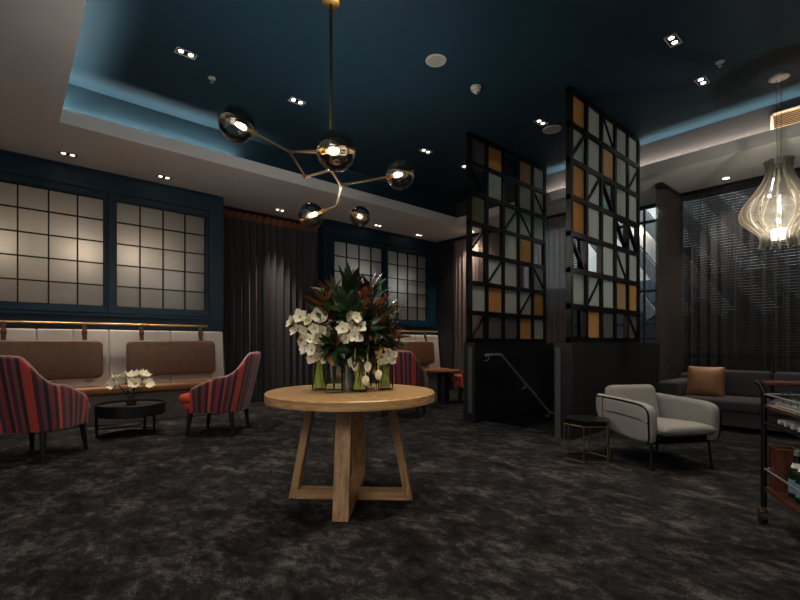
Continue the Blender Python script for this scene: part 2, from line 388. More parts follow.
# ------------------------------------------------------------------ the setting
b = BM()   # carpet with the stair opening left out
XS = [-8.3, -3.85, -2.69, 3.2]; YS = [-3.6, 4.95, 7.35, 8.6]
for i in range(3):
    for j in range(3):
        if i == 1 and j == 1: continue
        x0, x1, y0, y1 = XS[i], XS[i + 1], YS[j], YS[j + 1]
        box(b, x0, x1, y0, y1, -0.02, 0.0)
bmesh.ops.remove_doubles(b, verts=b.verts, dist=1e-5)
struct('floor', b, MT['carpet'], 'dark charcoal mottled carpet over the whole lounge floor', 'floor')

b = BM()   # flat pale soffit round the raised navy tray, with its lip
T = 3.47
for (x0, x1, y0, y1) in ((-8.4, -6.05, -3.6, 8.35), (-6.05, 1.7, -3.6, 0.40), (-6.05, 1.7, 6.85, 8.35), (1.7, 3.2, -3.6, 8.35)):
    box(b, x0, x1, y0, y1, T, T + 0.03)
box(b, -6.07, -6.05, 0.38, 6.87, T + 0.03, 3.63); box(b, 1.7, 1.72, 0.38, 6.87, T + 0.03, 3.63)
box(b, -6.07, 1.72, 0.38, 0.40, T + 0.03, 3.63); box(b, -6.07, 1.72, 6.85, 6.87, T + 0.03, 3.63)
struct('ceiling', b, MT['soffit'], 'pale grey lower ceiling with a raised lip around the navy tray', 'ceiling')
b = BM()
box(b, -6.2, 1.9, 0.25, 7.0, 3.97, 4.02)
box(b, -6.2, -6.16, 0.25, 7.0, 3.5, 3.97); box(b, 1.82, 1.9, 0.25, 7.0, 3.5, 3.97); box(b, -6.2, 1.9, 0.25, 0.29, 3.5, 3.97)
o = struct('ceiling_tray', b, MT['navy'], 'raised navy blue ceiling tray with hidden cove lighting', 'ceiling')
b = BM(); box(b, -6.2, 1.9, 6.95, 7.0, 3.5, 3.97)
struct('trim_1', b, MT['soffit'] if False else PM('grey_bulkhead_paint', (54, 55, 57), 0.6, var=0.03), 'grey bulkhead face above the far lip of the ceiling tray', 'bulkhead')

def wall_y(name, X0, X1, y0, y1, holes, label):
    """wall along y between X0..X1 with window holes (ya, yb, za, zb)"""
    bm = BM(); ys = y0
    for (ya, yb, za, zb) in holes:
        if ya > ys: box(bm, X0, X1, ys, ya, 0, T)
        box(bm, X0, X1, ya, yb, 0, za); box(bm, X0, X1, ya, yb, zb, T); ys = yb
    if y1 > ys: box(bm, X0, X1, ys, y1, 0, T)
    return struct(name, bm, MT['wallblue'], label, 'wall')
WZ0, WZ1 = 1.585, 3.105
W = [(-0.24, 0.994), (1.124, 2.357), (4.77, 6.005), (6.14, 7.335)]
wall_y('wall_left', -7.62, -7.40, -3.6, 2.63, [(W[0][0], W[0][1], WZ0, WZ1), (W[1][0], W[1][1], WZ0, WZ1)], 'navy blue panelled wall with two lit grid windows behind the near banquette')
wall_y('wall_left_far', -7.62, -7.40, 4.53, 7.61, [(W[2][0], W[2][1], WZ0, WZ1), (W[3][0], W[3][1], WZ0, WZ1)], 'navy blue panelled wall with two dimmer grid windows beyond the drape')
b = BM(); box(b, -8.05, -7.98, 2.45, 4.7, 0, T); box(b, -8.05, -7.62, 2.45, 2.5, 0, T); box(b, -8.05, -7.62, 4.65, 4.7, 0, T)
struct('wall_recess', b, MT['dark'], 'dark recess behind the long charcoal drape', 'wall')
b = BM(); box(b, -7.4, -6.85, 7.61, 7.75, 0, T); box(b, -6.99, -6.85, 7.75, 8.35, 0, T)
struct('wall_end', b, MT['dark'], 'dark return wall at the end of the far banquette', 'wall')
b = BM(); box(b, 3.0, 3.2, -3.6, 8.6, 0, T)
struct('wall_right', b, MT['dark'])
b = BM(); box(b, -8.3, 3.2, -3.8, -3.6, 0, T)
struct('wall_back', b, MT['soffit'])
# mouldings on the blue walls
n_trim = 2
for (ya, yb, yl, yr) in ((-0.24, 2.357, -3.6, 2.48), (4.77, 7.335, 4.62, 7.5)):
    b = BM()
    box(b, -7.40, -7.345, yl, yr, 1.455, 1.485); box(b, -7.40, -7.375, yl, yr, 1.43, 1.455)   # ledge
    for (z0, z1) in ((1.50, 1.525), (3.20, 3.235), (3.44, 3.47)): box(b, -7.40, -7.375, yl, yr + 0.05, z0, z1)
    for y in (ya - 0.065, (W[0][1] + W[1][0]) / 2 if ya < 0 else (W[2][1] + W[3][0]) / 2, yb + 0.065):
        box(b, -7.40, -7.372, y - 0.03, y + 0.03, 1.525, 3.20)
    struct('trim_%d' % n_trim, b, MT['wallblue'], 'navy moulding and ledge framing the ' + ('near' if ya < 0 else 'far') + ' pair of grid windows', 'trim'); n_trim += 1
# windows: frame with slim bars, one textured pane, a lit box behind
for i, (ya, yb) in enumerate(W):
    t = thing('window_%d' % (i + 1), ['lit grid window at the left edge above the near banquette', 'lit grid window beside the long drape above the near banquette',
              'grid window partly behind the flower arrangement', 'dim grid window nearest the corner above the far banquette'][i], 'window', (-7.4, (ya + yb) / 2, WZ0))
    t['kind'] = 'structure'
    w = yb - ya; h = WZ1 - WZ0
    b = BM(); k = 0.0085
    for c in range(5):
        y = -w / 2 + w * c / 4; y = min(max(y, -w / 2 + k), w / 2 - k); box(b, -0.05, -0.02, y - k, y + k, 0, h)
    for r in range(6):
        z = h * r / 5; z = min(max(z, k), h - k); box(b, -0.049, -0.021, -w / 2, w / 2, z - k, z + k)
    obj('window_frame', b, MT['black'], t)
    b = BM(); box(b, -0.057, -0.053, -w / 2, w / 2, 0, h)
    obj('window_pane', b, MT['windowpane'], t)
    b = BM()
    for (x0, x1, y0, y1, z0, z1) in ((-.65, -.63, -w / 2 - .05, w / 2 + .05, -.05, h + .05), (-.63, -.22, -w / 2 - .05, -w / 2 - .02, -.05, h + .05), (-.63, -.22, w / 2 + .02, w / 2 + .05, -.05, h + .05),
                                     (-.63, -.22, -w / 2 - .02, w / 2 + .02, -.05, -.02), (-.63, -.22, -w / 2 - .02, w / 2 + .02, h + .02, h + .05)):
        box(b, x0, x1, y0, y1, z0, z1)
    obj('light_box', b, MT['boxgrey'], t)
    spots = [[(-.34, 0.38, .74, 3.0), (-.57, 0.1, .85, .8), (-.34, -0.50, .70, 2.4)], [(-.34, -.42, .76, 2.7), (-.57, 0.1, .85, 1.0)], [(-.5, -.1, .8, 2.6)], [(-.40, -.35, .75, 1.7)]][i]
    for (x, y, z, e) in spots:
        lamp('POINT', 'window_lamp', (x, y, z), e, (1.0, 0.86, 0.70) if i < 2 else (0.90, 0.97, 1.0), t, shadow_soft_size=0.12)

# stair well, half walls, steps
b = BM(); box(b, -4.05, -3.85, 4.71, 7.50, -2.2, 1.085)
struct('wall_stair_left', b, MT['dark'], 'charcoal half wall with the stair handrail on it', 'wall')
b = BM(); box(b, -2.69, -2.47, 4.71, 7.40, -2.2, 1.085)
struct('wall_stair_right', b, MT['dark'], 'charcoal half wall behind the grey armchair', 'wall')
b = BM(); box(b, -3.85, -2.69, 7.35, 7.5, -2.2, 1.05)
struct('wall_stair_back', b, MT['dark'])
b = BM(); y = 4.95
for k in range(9):
    z = -0.19 * (k + 1); box(b, -3.85, -2.69, y, 7.35, z - 0.19, z); y += 0.265
struct('floor_stairs', b, MT['dark'])
b = BM(); box(b, -3.955, -3.885, 4.695, 4.711, 0.13, 1.03)
tag(obj('edge_strip', b, MT['strip']), 'grey metal strip on the end of the half wall under the far lattice screen', 'edge strip', 'edge strips on the half walls')
b = BM(); box(b, -2.665, -2.60, 4.695, 4.711, 0.0, 1.03)
tag(obj('edge_strip', b, MT['strip']), 'grey metal strip on the half wall end beside the hexagonal side table', 'edge strip', 'edge strips on the half walls')
t = thing('handrail', 'grey metal handrail sloping down the charcoal half wall into the stairwell', 'handrail', (-3.79, 4.87, 0))
b = BM(); tube(b, [(0, 0, .915), (0, .33, .915), (0, .37, .895), (0, 1.64, -.03), (0, 1.68, -.05), (0, 1.86, -.05)], 0.019, 10); obj('rail', b, MT['steel'], t)
for (yy, zz) in ((.06, .915), (.95, .47), (1.62, -.02)):
    b = BM(); tube(b, [(0, yy, zz - .015), (0, yy, zz - .06), (-.02, yy, zz - .075), (-.06, yy, zz - .075)], 0.008, 8); obj('bracket', b, MT['steel'], t)

# far glazing, blinds and sheers
def curtain(bm, p0, p1, z0, z1, n, amp, omega=0.0, seed=0, bottom_amp=1.0, steps=14):
    """hanging cloth from p0 to p1 (plan), n wavy folds"""
    rnd = random.Random(seed); p0 = Vector(p0); p1 = Vector(p1); d = p1 - p0; Lg = d.length; d.normalize(); nn = Vector((-d.y, d.x))
    ph = [rnd.uniform(-.5, .5) for _ in range(n + 2)]; am = [rnd.uniform(.7, 1.15) for _ in range(n + 2)]
    rows = 9; N = n * steps; grid = []
    for r in range(rows):
        f = r / (rows - 1); z = z1 + (z0 - z1) * f; row = []
        for i in range(N + 1):
            t = i / N; k = t * n; j = int(k); w = k - j
            a = am[j] * (1 - w) + am[j + 1] * w; pp = ph[j] * (1 - w) + ph[j + 1] * w
            ang = 2 * pi * k + pp * (0.4 + f)
            s = t * Lg + omega * Lg / n * sin(2 * ang) * (0.6 + .4 * f); s = min(max(s, 0), Lg)
            q = p0 + d * s + nn * (amp * a * sin(ang) * (0.8 + (bottom_amp - .8) * f))
            row.append(bm.verts.new((q.x, q.y, z)))
        grid.append(row)
    for r in range(rows - 1):
        for i in range(N): bm.faces.new((grid[r][i], grid[r][i + 1], grid[r + 1][i + 1], grid[r + 1][i]))
def blind(x0, x1, label, Y=8.24):
    t = thing('venetian_blind', label, 'blind', ((x0 + x1) / 2, Y, 0), 0, 'venetian blinds behind the sheers'); h = (x1 - x0) / 2
    b = BM(); z = 0.9
    while z < 3.44:
        a = radians(-36); dy, dz = .022 * cos(a), .022 * sin(a)
        v = [b.verts.new(p) for p in ((-h, -dy, z - dz), (h, -dy, z - dz), (h, dy, z + dz), (-h, dy, z + dz))]; b.faces.new(v)
        v = [b.verts.new(p) for p in ((-h, -dy, z - dz - .002), (h, -dy, z - dz - .002), (h, dy, z + dz - .002), (-h, dy, z + dz - .002))]; b.faces.new(list(reversed(v)))
        z += 0.042
    obj('slats', b, MT['slat'], t, smooth=0)
    b = BM(); box(b, -h, h, -.03, .03, 3.41, 3.468); obj('head_rail', b, MT['slat'], t)
    b = BM()
    for q in (-.8, 0, .8): box(b, q * h - .004, q * h + .004, -.026, -.022, .9, 3.41)
    obj('ladder_cords', b, MT['slat'], t)
blind(-6.82, -5.45, 'venetian blind behind the sheer nearest the far banquette', 7.80)
blind(-5.40, -3.99, 'venetian blind behind the sheer between the two lattice screens', 7.80)
blind(-2.48, -0.95, 'venetian blind behind the dark sheer over the tan sofa cushion')
blind(-0.9, 0.6, 'venetian blind behind the dark sheer beneath the smoky pendant')
b = BM(); curtain(b, (-6.83, 7.64), (-5.42, 7.64), .02, 3.40, 13, .06, .16, 1)
tag(obj('sheer_curtain', b, MT['sheer2'], normals=False, smooth=80), 'taupe sheer curtain at the end of the far banquette', 'curtain', 'sheer curtains on the far glazing')
b = BM(); curtain(b, (-5.40, 7.64), (-3.97, 7.64), .02, 3.40, 13, .06, .16, 2)
tag(obj('sheer_curtain', b, MT['sheer2'], normals=False, smooth=80), 'taupe sheer curtain seen between the two lattice screens', 'curtain', 'sheer curtains on the far glazing')
b = BM(); curtain(b, (-2.47, 8.08), (0.9, 8.08), .02, 3.42, 26, .07, .17, 3)
tag(obj('sheer_curtain', b, MT['sheer'], normals=False, smooth=80), 'wide dark sheer curtain behind the grey sofa', 'curtain', 'sheer curtains on the far glazing')
b = BM(); curtain(b, (-2.45, 7.32), (-2.45, 8.08), .02, 3.42, 7, .10, .14, 4)
tag(obj('sheer_curtain', b, MT['sheer3'], normals=False, smooth=80), 'dark taupe sheer curtain bunched at the corner beside the sofa arm', 'curtain', 'sheer curtains on the far glazing')
b = BM(); box(b, -2.50, -2.40, 7.27, 8.06, 3.41, 3.468); box(b, -2.50, 2.9, 8.06, 8.12, 3.41, 3.468)
tag(obj('curtain_track', b, MT['black']), 'black curtain track round the ceiling above the sofa', 'curtain track')
b = BM(); box(b, -6.84, -3.95, 7.62, 7.67, 3.41, 3.468)
tag(obj('curtain_track', b, MT['black']), 'black ceiling curtain track behind the far lattice screen', 'curtain track')
b = BM()   # window walls
for x in (-6.85, -5.52, -4.22, -2.5, -0.93, 0.7, 2.2): box(b, x - .03, x + .03, 8.30, 8.36, 0, T)
for z in (.03, .88, 3.44): box(b, -6.85, 3.0, 8.30, 8.36, z - .03, z + .03)
for z in (3.18, 1.98): box(b, -4.22, -2.5, 8.30, 8.36, z - .02, z + .02)
box(b, -3.05, -3.02, 8.31, 8.35, 0, T)
struct('window_5', b, MT['black'], 'black framed far glazing behind blinds and sheers', 'window')
b = BM(); box(b, -6.85, 3.0, 8.325, 8.33, 0, T)
o = obj('window_pane', b, MT['clearpane'], bpy.data.objects['window_5'])
b = BM(); box(b, -6.85, -4.22, 8.36, 8.42, 0, .9); box(b, -2.5, 3.0, 8.36, 8.42, 0, .9)
struct('wall_far', b, MT['dark'])
# outside: pale wall with slanting beams, dark cladding below
b = BM(); box(b, -7.5, 3.5, 10.5, 10.6, 2.45, 6.0)
struct('exterior_wall', b, MT['extwall'], 'pale outside wall seen through the far glazing', 'wall')
b = BM(); box(b, -7.5, 3.5, 10.45, 10.6, 1.95, 2.45)
struct('exterior_wall_band', b, MT['extblue'], 'blue grey band on the outside wall', 'wall')
b = BM()
for k in range(14): box(b, -7.5, 3.5, 10.4 - .012 * (k % 2), 10.6, -.2 + k * .155, -.2 + k * .155 + .15)
struct('exterior_wall_cladding', b, MT['extdark'], 'dark horizontal cladding low on the outside wall', 'wall')
b = BM(); box(b, -8, 4, 8.6, 11, -.05, -.02)
struct('exterior_ground', b, MT['extdark'])
for k in range(12):
    b = BM(); m = Matrix.Translation((-4.9 + k * .62, 9.9, 3.75)) @ Matrix.Rotation(radians(-35), 4, 'Y')
    bb = bmesh.new(); box(bb, -.11, .11, -.12, .12, -2.6, 2.6); bmesh.ops.transform(bb, matrix=m, verts=bb.verts); merge(b, bb)
    tag(obj('slanted_beam', b, MT['extdark']), 'dark slanting beam outside the far glazing', 'beam', 'slanted beams outside')
b = BM(); box(b, -3.03, -2.8, 10.2, 10.4, 2.5, 3.0)
tag(obj('wall_box', b, MT['black']), 'small black box fixed to the pale outside wall', 'box')
t = thing('wall_lamp', 'glowing outdoor lamp on the pale wall behind the near lattice screen', 'lamp', (-3.86, 10.3, 3.5))
b = BM(); box(b, -.03, .03, .08, .2, -.03, .03); obj('arm', b, MT['black'], t)
b = BM(); ball(b, (0, 0, 0), .1); obj('lamp_globe', b, EM('outdoor_lamp', (1, .82, .6), 4), t)
# hanging exit sign
t = thing('exit_sign', 'small green exit sign hanging from the ceiling behind the near lattice screen', 'sign', (-3.47, 7.65, 3.26), radians(15))
b = BM(); box(b, -.15, .15, -.02, .02, -.08, .08); obj('sign_panel', b, MT['exitgreen'], t)
b = BM()
def bar(p, q, w=.012):
    tube(b, [(p[0], -.024, p[1]), (q[0], -.024, q[1])], w / 2, 6)
ball(b, (-.02, -.024, .045), .013, 8, 6)
for p, q in (((-.02, .03), (-.035, -.01)), ((-.035, -.01), (-.01, -.03)), ((-.01, -.03), (-.015, -.06)), ((-.035, -.01), (-.06, -.05)), ((-.02, .025), (.01, .01)), ((-.02, .025), (-.05, .015))): bar(p, q)
box(b, .05, .11, -.024, -.021, -.06, .06)
obj('pictogram', b, MT['exitwhite'], t)
b = BM(); tube(b, [(0, 0, .08), (0, 0, .21)], .006, 6); obj('hanger', b, MT['black'], t)

# ------------------------------------------------------------------ lattice screens
cellsA = ["g a c/ t f", "c\\ f c f f\\", "o c f/ f\\ f", "c/ c f a c", "c f/ f c f\\", "f a f f/ a", "c/ g g a f"]
cellsB = ["a f f\\ f f", "f/ f t f f/", "a f/ c\\ f f", "a f f c\\ c\\", "c\\ c f f\\ f", "f f/ f t a", "c a g c g\\"]
KM = {'t': 'tanpane', 'f': 'frosted', 'g': 'frostgrey', 'a': 'amber', 'o': 'olive'}
KL = {'t': 'pale tan glass pane', 'f': 'frosted grey glass pane', 'g': 'grey ribbed glass pane', 'a': 'amber glass pane', 'o': 'olive glass pane'}
def screen(X, cells, label, Y=4.74):
    t = thing('lattice_screen', label, 'screen', (X, Y, 1.085), 0, 'lattice screens on the stair walls')
    Wd, Hh = 1.96, 2.885; nc, nr = 5, 7; fw = .030
    b = BM()
    for c in range(nc + 1):
        y = Wd * c / nc; y = min(max(y, fw), Wd - fw); box(b, -.03, .03, y - fw, y + fw, 0, Hh)
    for r in range(nr + 1):
        z = Hh * r / nr; z = min(max(z, fw), Hh - fw); box(b, -.029, .029, 0, Wd, z - fw, z + fw)
    obj('lattice_frame', b, MT['black'], t)
    cw, chh = Wd / nc, Hh / nr
    for r, row in enumerate(cells):
        for c, code in enumerate(row.split()):
            y0, y1 = c * cw + fw, (c + 1) * cw - fw; z1 = Hh - r * chh - fw; z0 = Hh - (r + 1) * chh + fw
            if code[0] in KM:
                b = BM(); box(b, -.004, .004, y0, y1, z0, z1)
                p = obj('glass_pane', b, MT[KM[code[0]]], t); p['label'] = KL[code[0]]
            if len(code) > 1:
                b = BM(); q = ((y0, z0), (y1, z1)) if code[1] == '/' else ((y0, z1), (y1, z0))
                dy, dz = q[1][0] - q[0][0], q[1][1] - q[0][1]; ln = sqrt(dy * dy + dz * dz); ny, nz = -dz / ln * .013, dy / ln * .013
                pts = [(q[0][0] + ny, q[0][1] + nz), (q[1][0] + ny, q[1][1] + nz), (q[1][0] - ny, q[1][1] - nz), (q[0][0] - ny, q[0][1] - nz)]
                extrude_profile(b, pts, -.022, .022); obj('diagonal_brace', b, MT['black'], t)
    return t
screen(-3.975, cellsA, 'far black lattice screen of coloured panes standing on the handrail wall', 4.715)
screen(-2.53, cellsB, 'taller looking black lattice screen of coloured panes on the wall behind the grey armchair')

# ------------------------------------------------------------------ ceiling fittings
def twin(x, y, z, label, power, cool=False, rotz=0.0, single=False, ang=75, col=None):
    t = thing('downlight', label, 'ceiling light', (x, y, z), rotz, 'ceiling downlights')
    b = BM(); hx, hy = (.052, .095)
    if single:
        lathe(b, [(.045, -.001), (.06, -.001), (.062, -.006), (.045, -.006), (.045, -.001)], 24, caps=False)
    else:
        for (x0, x1, y0, y1) in ((-hx, -hx + .008, -hy, hy), (hx - .008, hx, -hy, hy), (-hx, hx, -hy, -hy + .008), (-hx, hx, hy - .008, hy)): box(b, x0, x1, y0, y1, -.008, -.0005)
    obj('trim_frame', b, MT['plasticwhite'] if z > 3.9 else MT['bronze'], t)
    if not single:
        b = BM(); box(b, -hx + .008, hx - .008, -hy + .008, hy - .008, -.003, -.0008); obj('dark_recess', b, MT['black'], t)
    for s in ((0,) if single else (-1, 1)):
        b = BM(); lathe(b, [(0.0001, -.004), (.0245 if not single else .044, -.004), (.0245 if not single else .044, -.0015), (0.0001, -.0015)], 18, (0, s * .046, 0))
        obj('lamp_lens', b, MT['lenscool'] if cool else MT['lens'], t)
    lamp('SPOT', 'downlight_beam', (0, 0, -.03), power, col or (NEUT if cool else WARM), t, spot_size=radians(ang), spot_blend=0.8, shadow_soft_size=0.05)
    return t
twin(-6.999, .548, T, 'twin downlight on the pale ceiling above the first near grid window', 95, ang=56)
twin(-7.059, 1.664, T, 'twin downlight on the pale ceiling above the second near grid window', 95, ang=56)
twin(-7.437, 3.645, T, 'twin downlight on the pale ceiling over the charcoal drape', 130, ang=60)
twin(-7.105, 5.625, T, 'twin downlight on the pale ceiling above the window behind the flowers', 70, ang=56)
twin(-7.133, 6.803, T, 'twin downlight on the pale ceiling nearest the far banquette corner', 60, ang=56)
twin(-6.16, 7.44, T, 'single round downlight seen through the far lattice screen', 55, single=True, ang=110)
twin(-1.74, 7.799, T, 'single round downlight on the pale ceiling above the sofa', 80, single=True)
U = 3.97
twin(-4.741, 1.316, U, 'twin downlight on the navy ceiling nearest the bright left cove', 70)
twin(-4.809, 2.575, U, 'twin downlight on the navy ceiling behind the brass chandelier', 45)
twin(-4.782, 4.706, U, 'twin downlight on the navy ceiling beyond the chandelier globe', 30)
twin(-1.478, 4.755, U, 'bright twin downlight on the navy ceiling above the grey armchair', 75, ang=60)
twin(-1.499, 5.74, U, 'cool white twin downlight on the navy ceiling near the far cove', 25, True)
twin(-3.164, 5.22, U, 'twin downlight on the navy ceiling beside the round speaker over the stairs', 25)
twin(-4.784, 5.629, U, 'twin downlight on the navy ceiling left of the far lattice screen', 25)
twin(-1.478, 2.575, U, 'added unseen twin downlight on the navy ceiling over the near side of the oak table', 90, ang=70)  # out of view, added to light the table top and flowers
twin(-1.478, 1.316, U, 'added unseen twin downlight on the navy ceiling closest to the oak table, before it', 60, ang=80)  # second unseen fitting added for light on the table
twin(.30, 3.0, U, 'added unseen twin downlight on the navy ceiling over the bar cart', 12, ang=80)  # unseen fitting added for more light on the cart side
twin(-3.6, -.6, T, 'added unseen twin downlight on the pale ceiling behind the tray edge', 18, ang=90)  # unseen fitting added for more light close to the camera
def disc(x, y, label, r=.105):
    t = thing('ceiling_speaker', label, 'speaker', (x, y, U), 0, 'round ceiling speakers')
    b = BM(); lathe(b, [(r - .012, -.001), (r, -.001), (r, -.01), (r - .012, -.014), (r - .012, -.001)], 36, caps=False); obj('rim', b, MT['plasticwhite'], t)
    b = BM(); lathe(b, [(.0001, -.009), (r - .011, -.009), (r - .011, -.002), (.0001, -.002)], 36); obj('mesh_cover', b, PM('speaker_mesh', (150, 146, 140), .6, var=.15, scale=250), t)
disc(-3.177, 3.27, 'round white ceiling speaker in the middle of the navy ceiling')
disc(-3.17, 5.503, 'round white ceiling speaker beside the top of the near lattice screen', .12)
t = thing('smoke_detector', 'white smoke detector on the navy ceiling', 'smoke detector', (-3.215, 3.955, U))
b = BM(); lathe(b, [(.06, 0), (.06, -.02), (.045, -.045), (.02, -.05), (.0001, -.05)], 28); obj('base', b, MT['plasticwhite'], t)
b = BM(); lathe(b, [(.018, -.05), (.018, -.075), (.0001, -.078)], 16); obj('sensor', b, MT['plasticwhite'], t)
for (x, y, z, lb) in ((-5.002, 1.654, U, 'small sprinkler head near the bright left cove'), (-1.276, 5.491, U, 'small sprinkler head between the bright downlights by the far cove'), (-1.397, 7.631, T, 'small dark sprinkler head on the pale ceiling above the sofa')):
    t = thing('sprinkler', lb, 'sprinkler', (x, y, z), 0, 'ceiling sprinklers')
    b = BM(); lathe(b, [(.04, 0), (.04, -.006), (.015, -.014), (.0001, -.014)], 20); obj('cover_plate', b, MT['plasticwhite'], t)
    b = BM(); tube(b, [(0, 0, -.01), (0, 0, -.045)], .007, 8); lathe(b, [(.0001, -.045), (.018, -.045), (.018, -.048), (.0001, -.048)], 12); obj('nozzle', b, MT['steel'], t)
t = thing('air_vent', 'beige slatted air vent on the bulkhead above the smoky pendant', 'air vent', (-1.1, 6.95, 3.607))
b = BM(); w, h = 1.15, .245
box(b, 0, w, -.02, 0, 0, .022); box(b, 0, w, -.02, 0, h - .022, h); box(b, 0, .025, -.02, 0, 0, h); box(b, w - .025, w, -.02, 0, 0, h); obj('vent_frame', b, MT['grille'], t)
b = BM()
for k in range(9):
    z = .03 + k * .0215; v = [b.verts.new(p) for p in ((.025, -.016, z), (w - .025, -.016, z), (w - .025, -.004, z + .017), (.025, -.004, z + .017))]; b.faces.new(v)
obj('louvres', b, MT['grille'], t, smooth=0)
b = BM(); box(b, .02, w - .02, -.003, -.001, .02, h - .02); obj('backing', b, MT['black'], t)

# ------------------------------------------------------------------ brass globe chandelier
t = thing('chandelier', 'branching brass chandelier with five smoked glass globes', 'chandelier', (-3.213, 2.038, U))
O = Vector((-3.213, 2.038, U))
J = dict(J1=(-3.295, 1.702, 2.625), J2=(-3.438, 1.918, 2.516), J3=(-3.213, 2.038, 2.542), J4=(-3.275, 2.18, 2.465), J5=(-3.806, 2.485, 2.465))
G = dict(g1=((-3.557, 1.371, 2.842), .142), g2=((-2.796, 1.817, 2.504), .146), g3=((-3.235, 2.832, 2.708), .140), g4=((-3.979, 2.287, 2.369), .127), g5=((-3.977, 2.896, 2.473), .112))
J = {k: Vector(v) - O for k, v in J.items()}; G = {k: (Vector(v[0]) - O, v[1]) for k, v in G.items()}
b = BM(); lathe(b, [(.075, 0), (.075, -.02), (.02, -.03), (.0001, -.03)], 28); obj('canopy', b, MT['brass'], t)
b = BM(); tube(b, [(0, 0, -.02), J['J3']], .0115, 10); obj('stem_rod', b, MT['bronze'], t)
def arm(p, q, r=.009):
    b = BM(); p = Vector(p); q = Vector(q); d = (q - p).normalized()
    tube(b, [p, p + d * .05, q - d * .05, q], [r * 1.35, r, r, r * 1.35], 10); ball(b, p, r * 1.7, 10, 8)
    obj('branch_arm', b, MT['bronze'], t)
for a, c in (('J3', 'J2'), ('J2', 'J1'), ('J3', 'J4'), ('J4', 'J5')): arm(J[a], J[c])
for a, g in (('J1', 'g1'), ('J1', 'g2'), ('J4', 'g3'), ('J5', 'g4'), ('J5', 'g5')):
    c, r = G[g]; d = (c - J[a]).normalized(); e = c - d * r; arm(J[a], e)
    b = BM(); tube(b, [e - d * .03, e + d * .005], [.016, .026], 14); tube(b, [e + d * .004, e + d * .05], .017, 12); obj('socket', b, MT['brass'], t)
    b = BM(); ball(b, c, r, 36, 22); gl = obj('glass_globe', b, MT['smoke'], t)
    b = BM(); s = e + d * .055
    for k in range(6):   # filament loops of the bulb
        an = 2 * pi * k / 6; u, w = frame_of(d); off = (u * cos(an) + w * sin(an)) * .022
        tube(b, [s, s + d * .02 + off, s + d * .075 + off * .9, s + d * .095], .0028, 6)
    obj('filament', b, MT['bulbglow'], gl)
    b = BM(); bt = bmesh.new(); lathe(bt, [(.012, 0), (.016, .02), (.032, .06), (.036, .085), (.026, .112), (.0001, .122)], 20)
    u, w = frame_of(d); mtx = Matrix.Translation(e + d * .045) @ Matrix((( u.x, w.x, d.x, 0), (u.y, w.y, d.y, 0), (u.z, w.z, d.z, 0), (0, 0, 0, 1)))
    bmesh.ops.transform(bt, matrix=mtx, verts=bt.verts); merge(b, bt); obj('bulb', b, MT['vaseglass'], gl)
    lamp('POINT', 'globe_light', c + d * .0, 24, (1, .96, .91), t, shadow_soft_size=.015)

# ------------------------------------------------------------------ smoky ribbed pendant
t = thing('pendant_lamp', 'large smoky onion shaped ribbed pendant lamp hanging before the dark sheers', 'pendant lamp', (-.922, 6.259, U))
b = BM(); lathe(b, [(.09, 0), (.09, -.025), (.08, -.03), (.0001, -.03)], 32); obj('canopy', b, MT['steel'], t)
b = BM()
for s in (-.022, .022): tube(b, [(s, 0, -.02), (s * .7, 0, -1.05)], .0022, 6)
obj('cord', b, MT['black'], t)
prof = [(.135, -.91), (.118, -.97), (.125, -1.05), (.16, -1.14), (.235, -1.255), (.315, -1.36), (.352, -1.45), (.338, -1.54), (.27, -1.62), (.195, -1.69), (.165, -1.76), (.18, -1.85)]
prof = [(v.x, v.y) for v in spline([(r, z, 0) for r, z in prof], 4)]
for k in range(12):
    a = 2 * pi * k / 12 + .1; b = BM(); ca, sa = cos(a), sin(a); th = .006; V = []
    for i, (r, z) in enumerate(prof):
        w = .034 + .02 * sin(i / len(prof) * pi)
        row = []
        for (rr, s) in ((r, -th), (r, th), (r - w, th), (r - w, -th)):
            row.append(b.verts.new((ca * rr - sa * s, sa * rr + ca * s, z)))
        V.append(row)
    for A, B in zip(V, V[1:]):
        for q in range(4): b.faces.new((A[q], A[(q + 1) % 4], B[(q + 1) % 4], B[q]))
    b.faces.new(V[0]); b.faces.new(list(reversed(V[-1])))
    obj('rib', b, MT['smokelamp'], t)
b = BM(); prof2 = [(r * .8, z) for r, z in prof]; lathe(b, prof2, 40, caps=False); obj('inner_shade', b, THIN('smoky_inner_shade', (.80, .78, .75), .03, .1, (.5, .45, .38), .09), t)
b = BM(); lathe(b, [(.0001, -1.0), (.03, -1.0), (.03, -1.62), (.0001, -1.62)], 16); obj('stem_tube', b, MT['clearpane'], t)
b = BM(); lathe(b, [(.0001, -1.66), (.07, -1.66), (.09, -1.69), (.09, -1.76), (.0001, -1.78)], 24); obj('diffuser', b, EM('pendant_diffuser', (1, .93, .82), 1.6), t)
lamp('POINT', 'pendant_light', (0, 0, -1.56), 22, (1, .9, .76), t, shadow_soft_size=.02)

# ------------------------------------------------------------------ charcoal drape in the recess
t = thing('drape', 'long charcoal drape with rust coloured heading between the blue walls', 'curtain', (-7.85, 3.58, 0))
b = BM(); curtain(b, (0, -1.12), (0, 1.12), .01, 3.30, 17, .085, .10, 5); obj('drape_fabric', b, MT['drape'], t, normals=False, smooth=80)
b = BM(); curtain(b, (0.004, -1.12), (0.004, 1.12), 3.29, 3.41, 17, .09, .10, 5); obj('heading', b, MT['rust'], t, normals=False, smooth=80)
b = BM(); box(b, -.02, .02, -1.1, 1.1, 3.42, 3.468); obj('track', b, MT['black'], t)

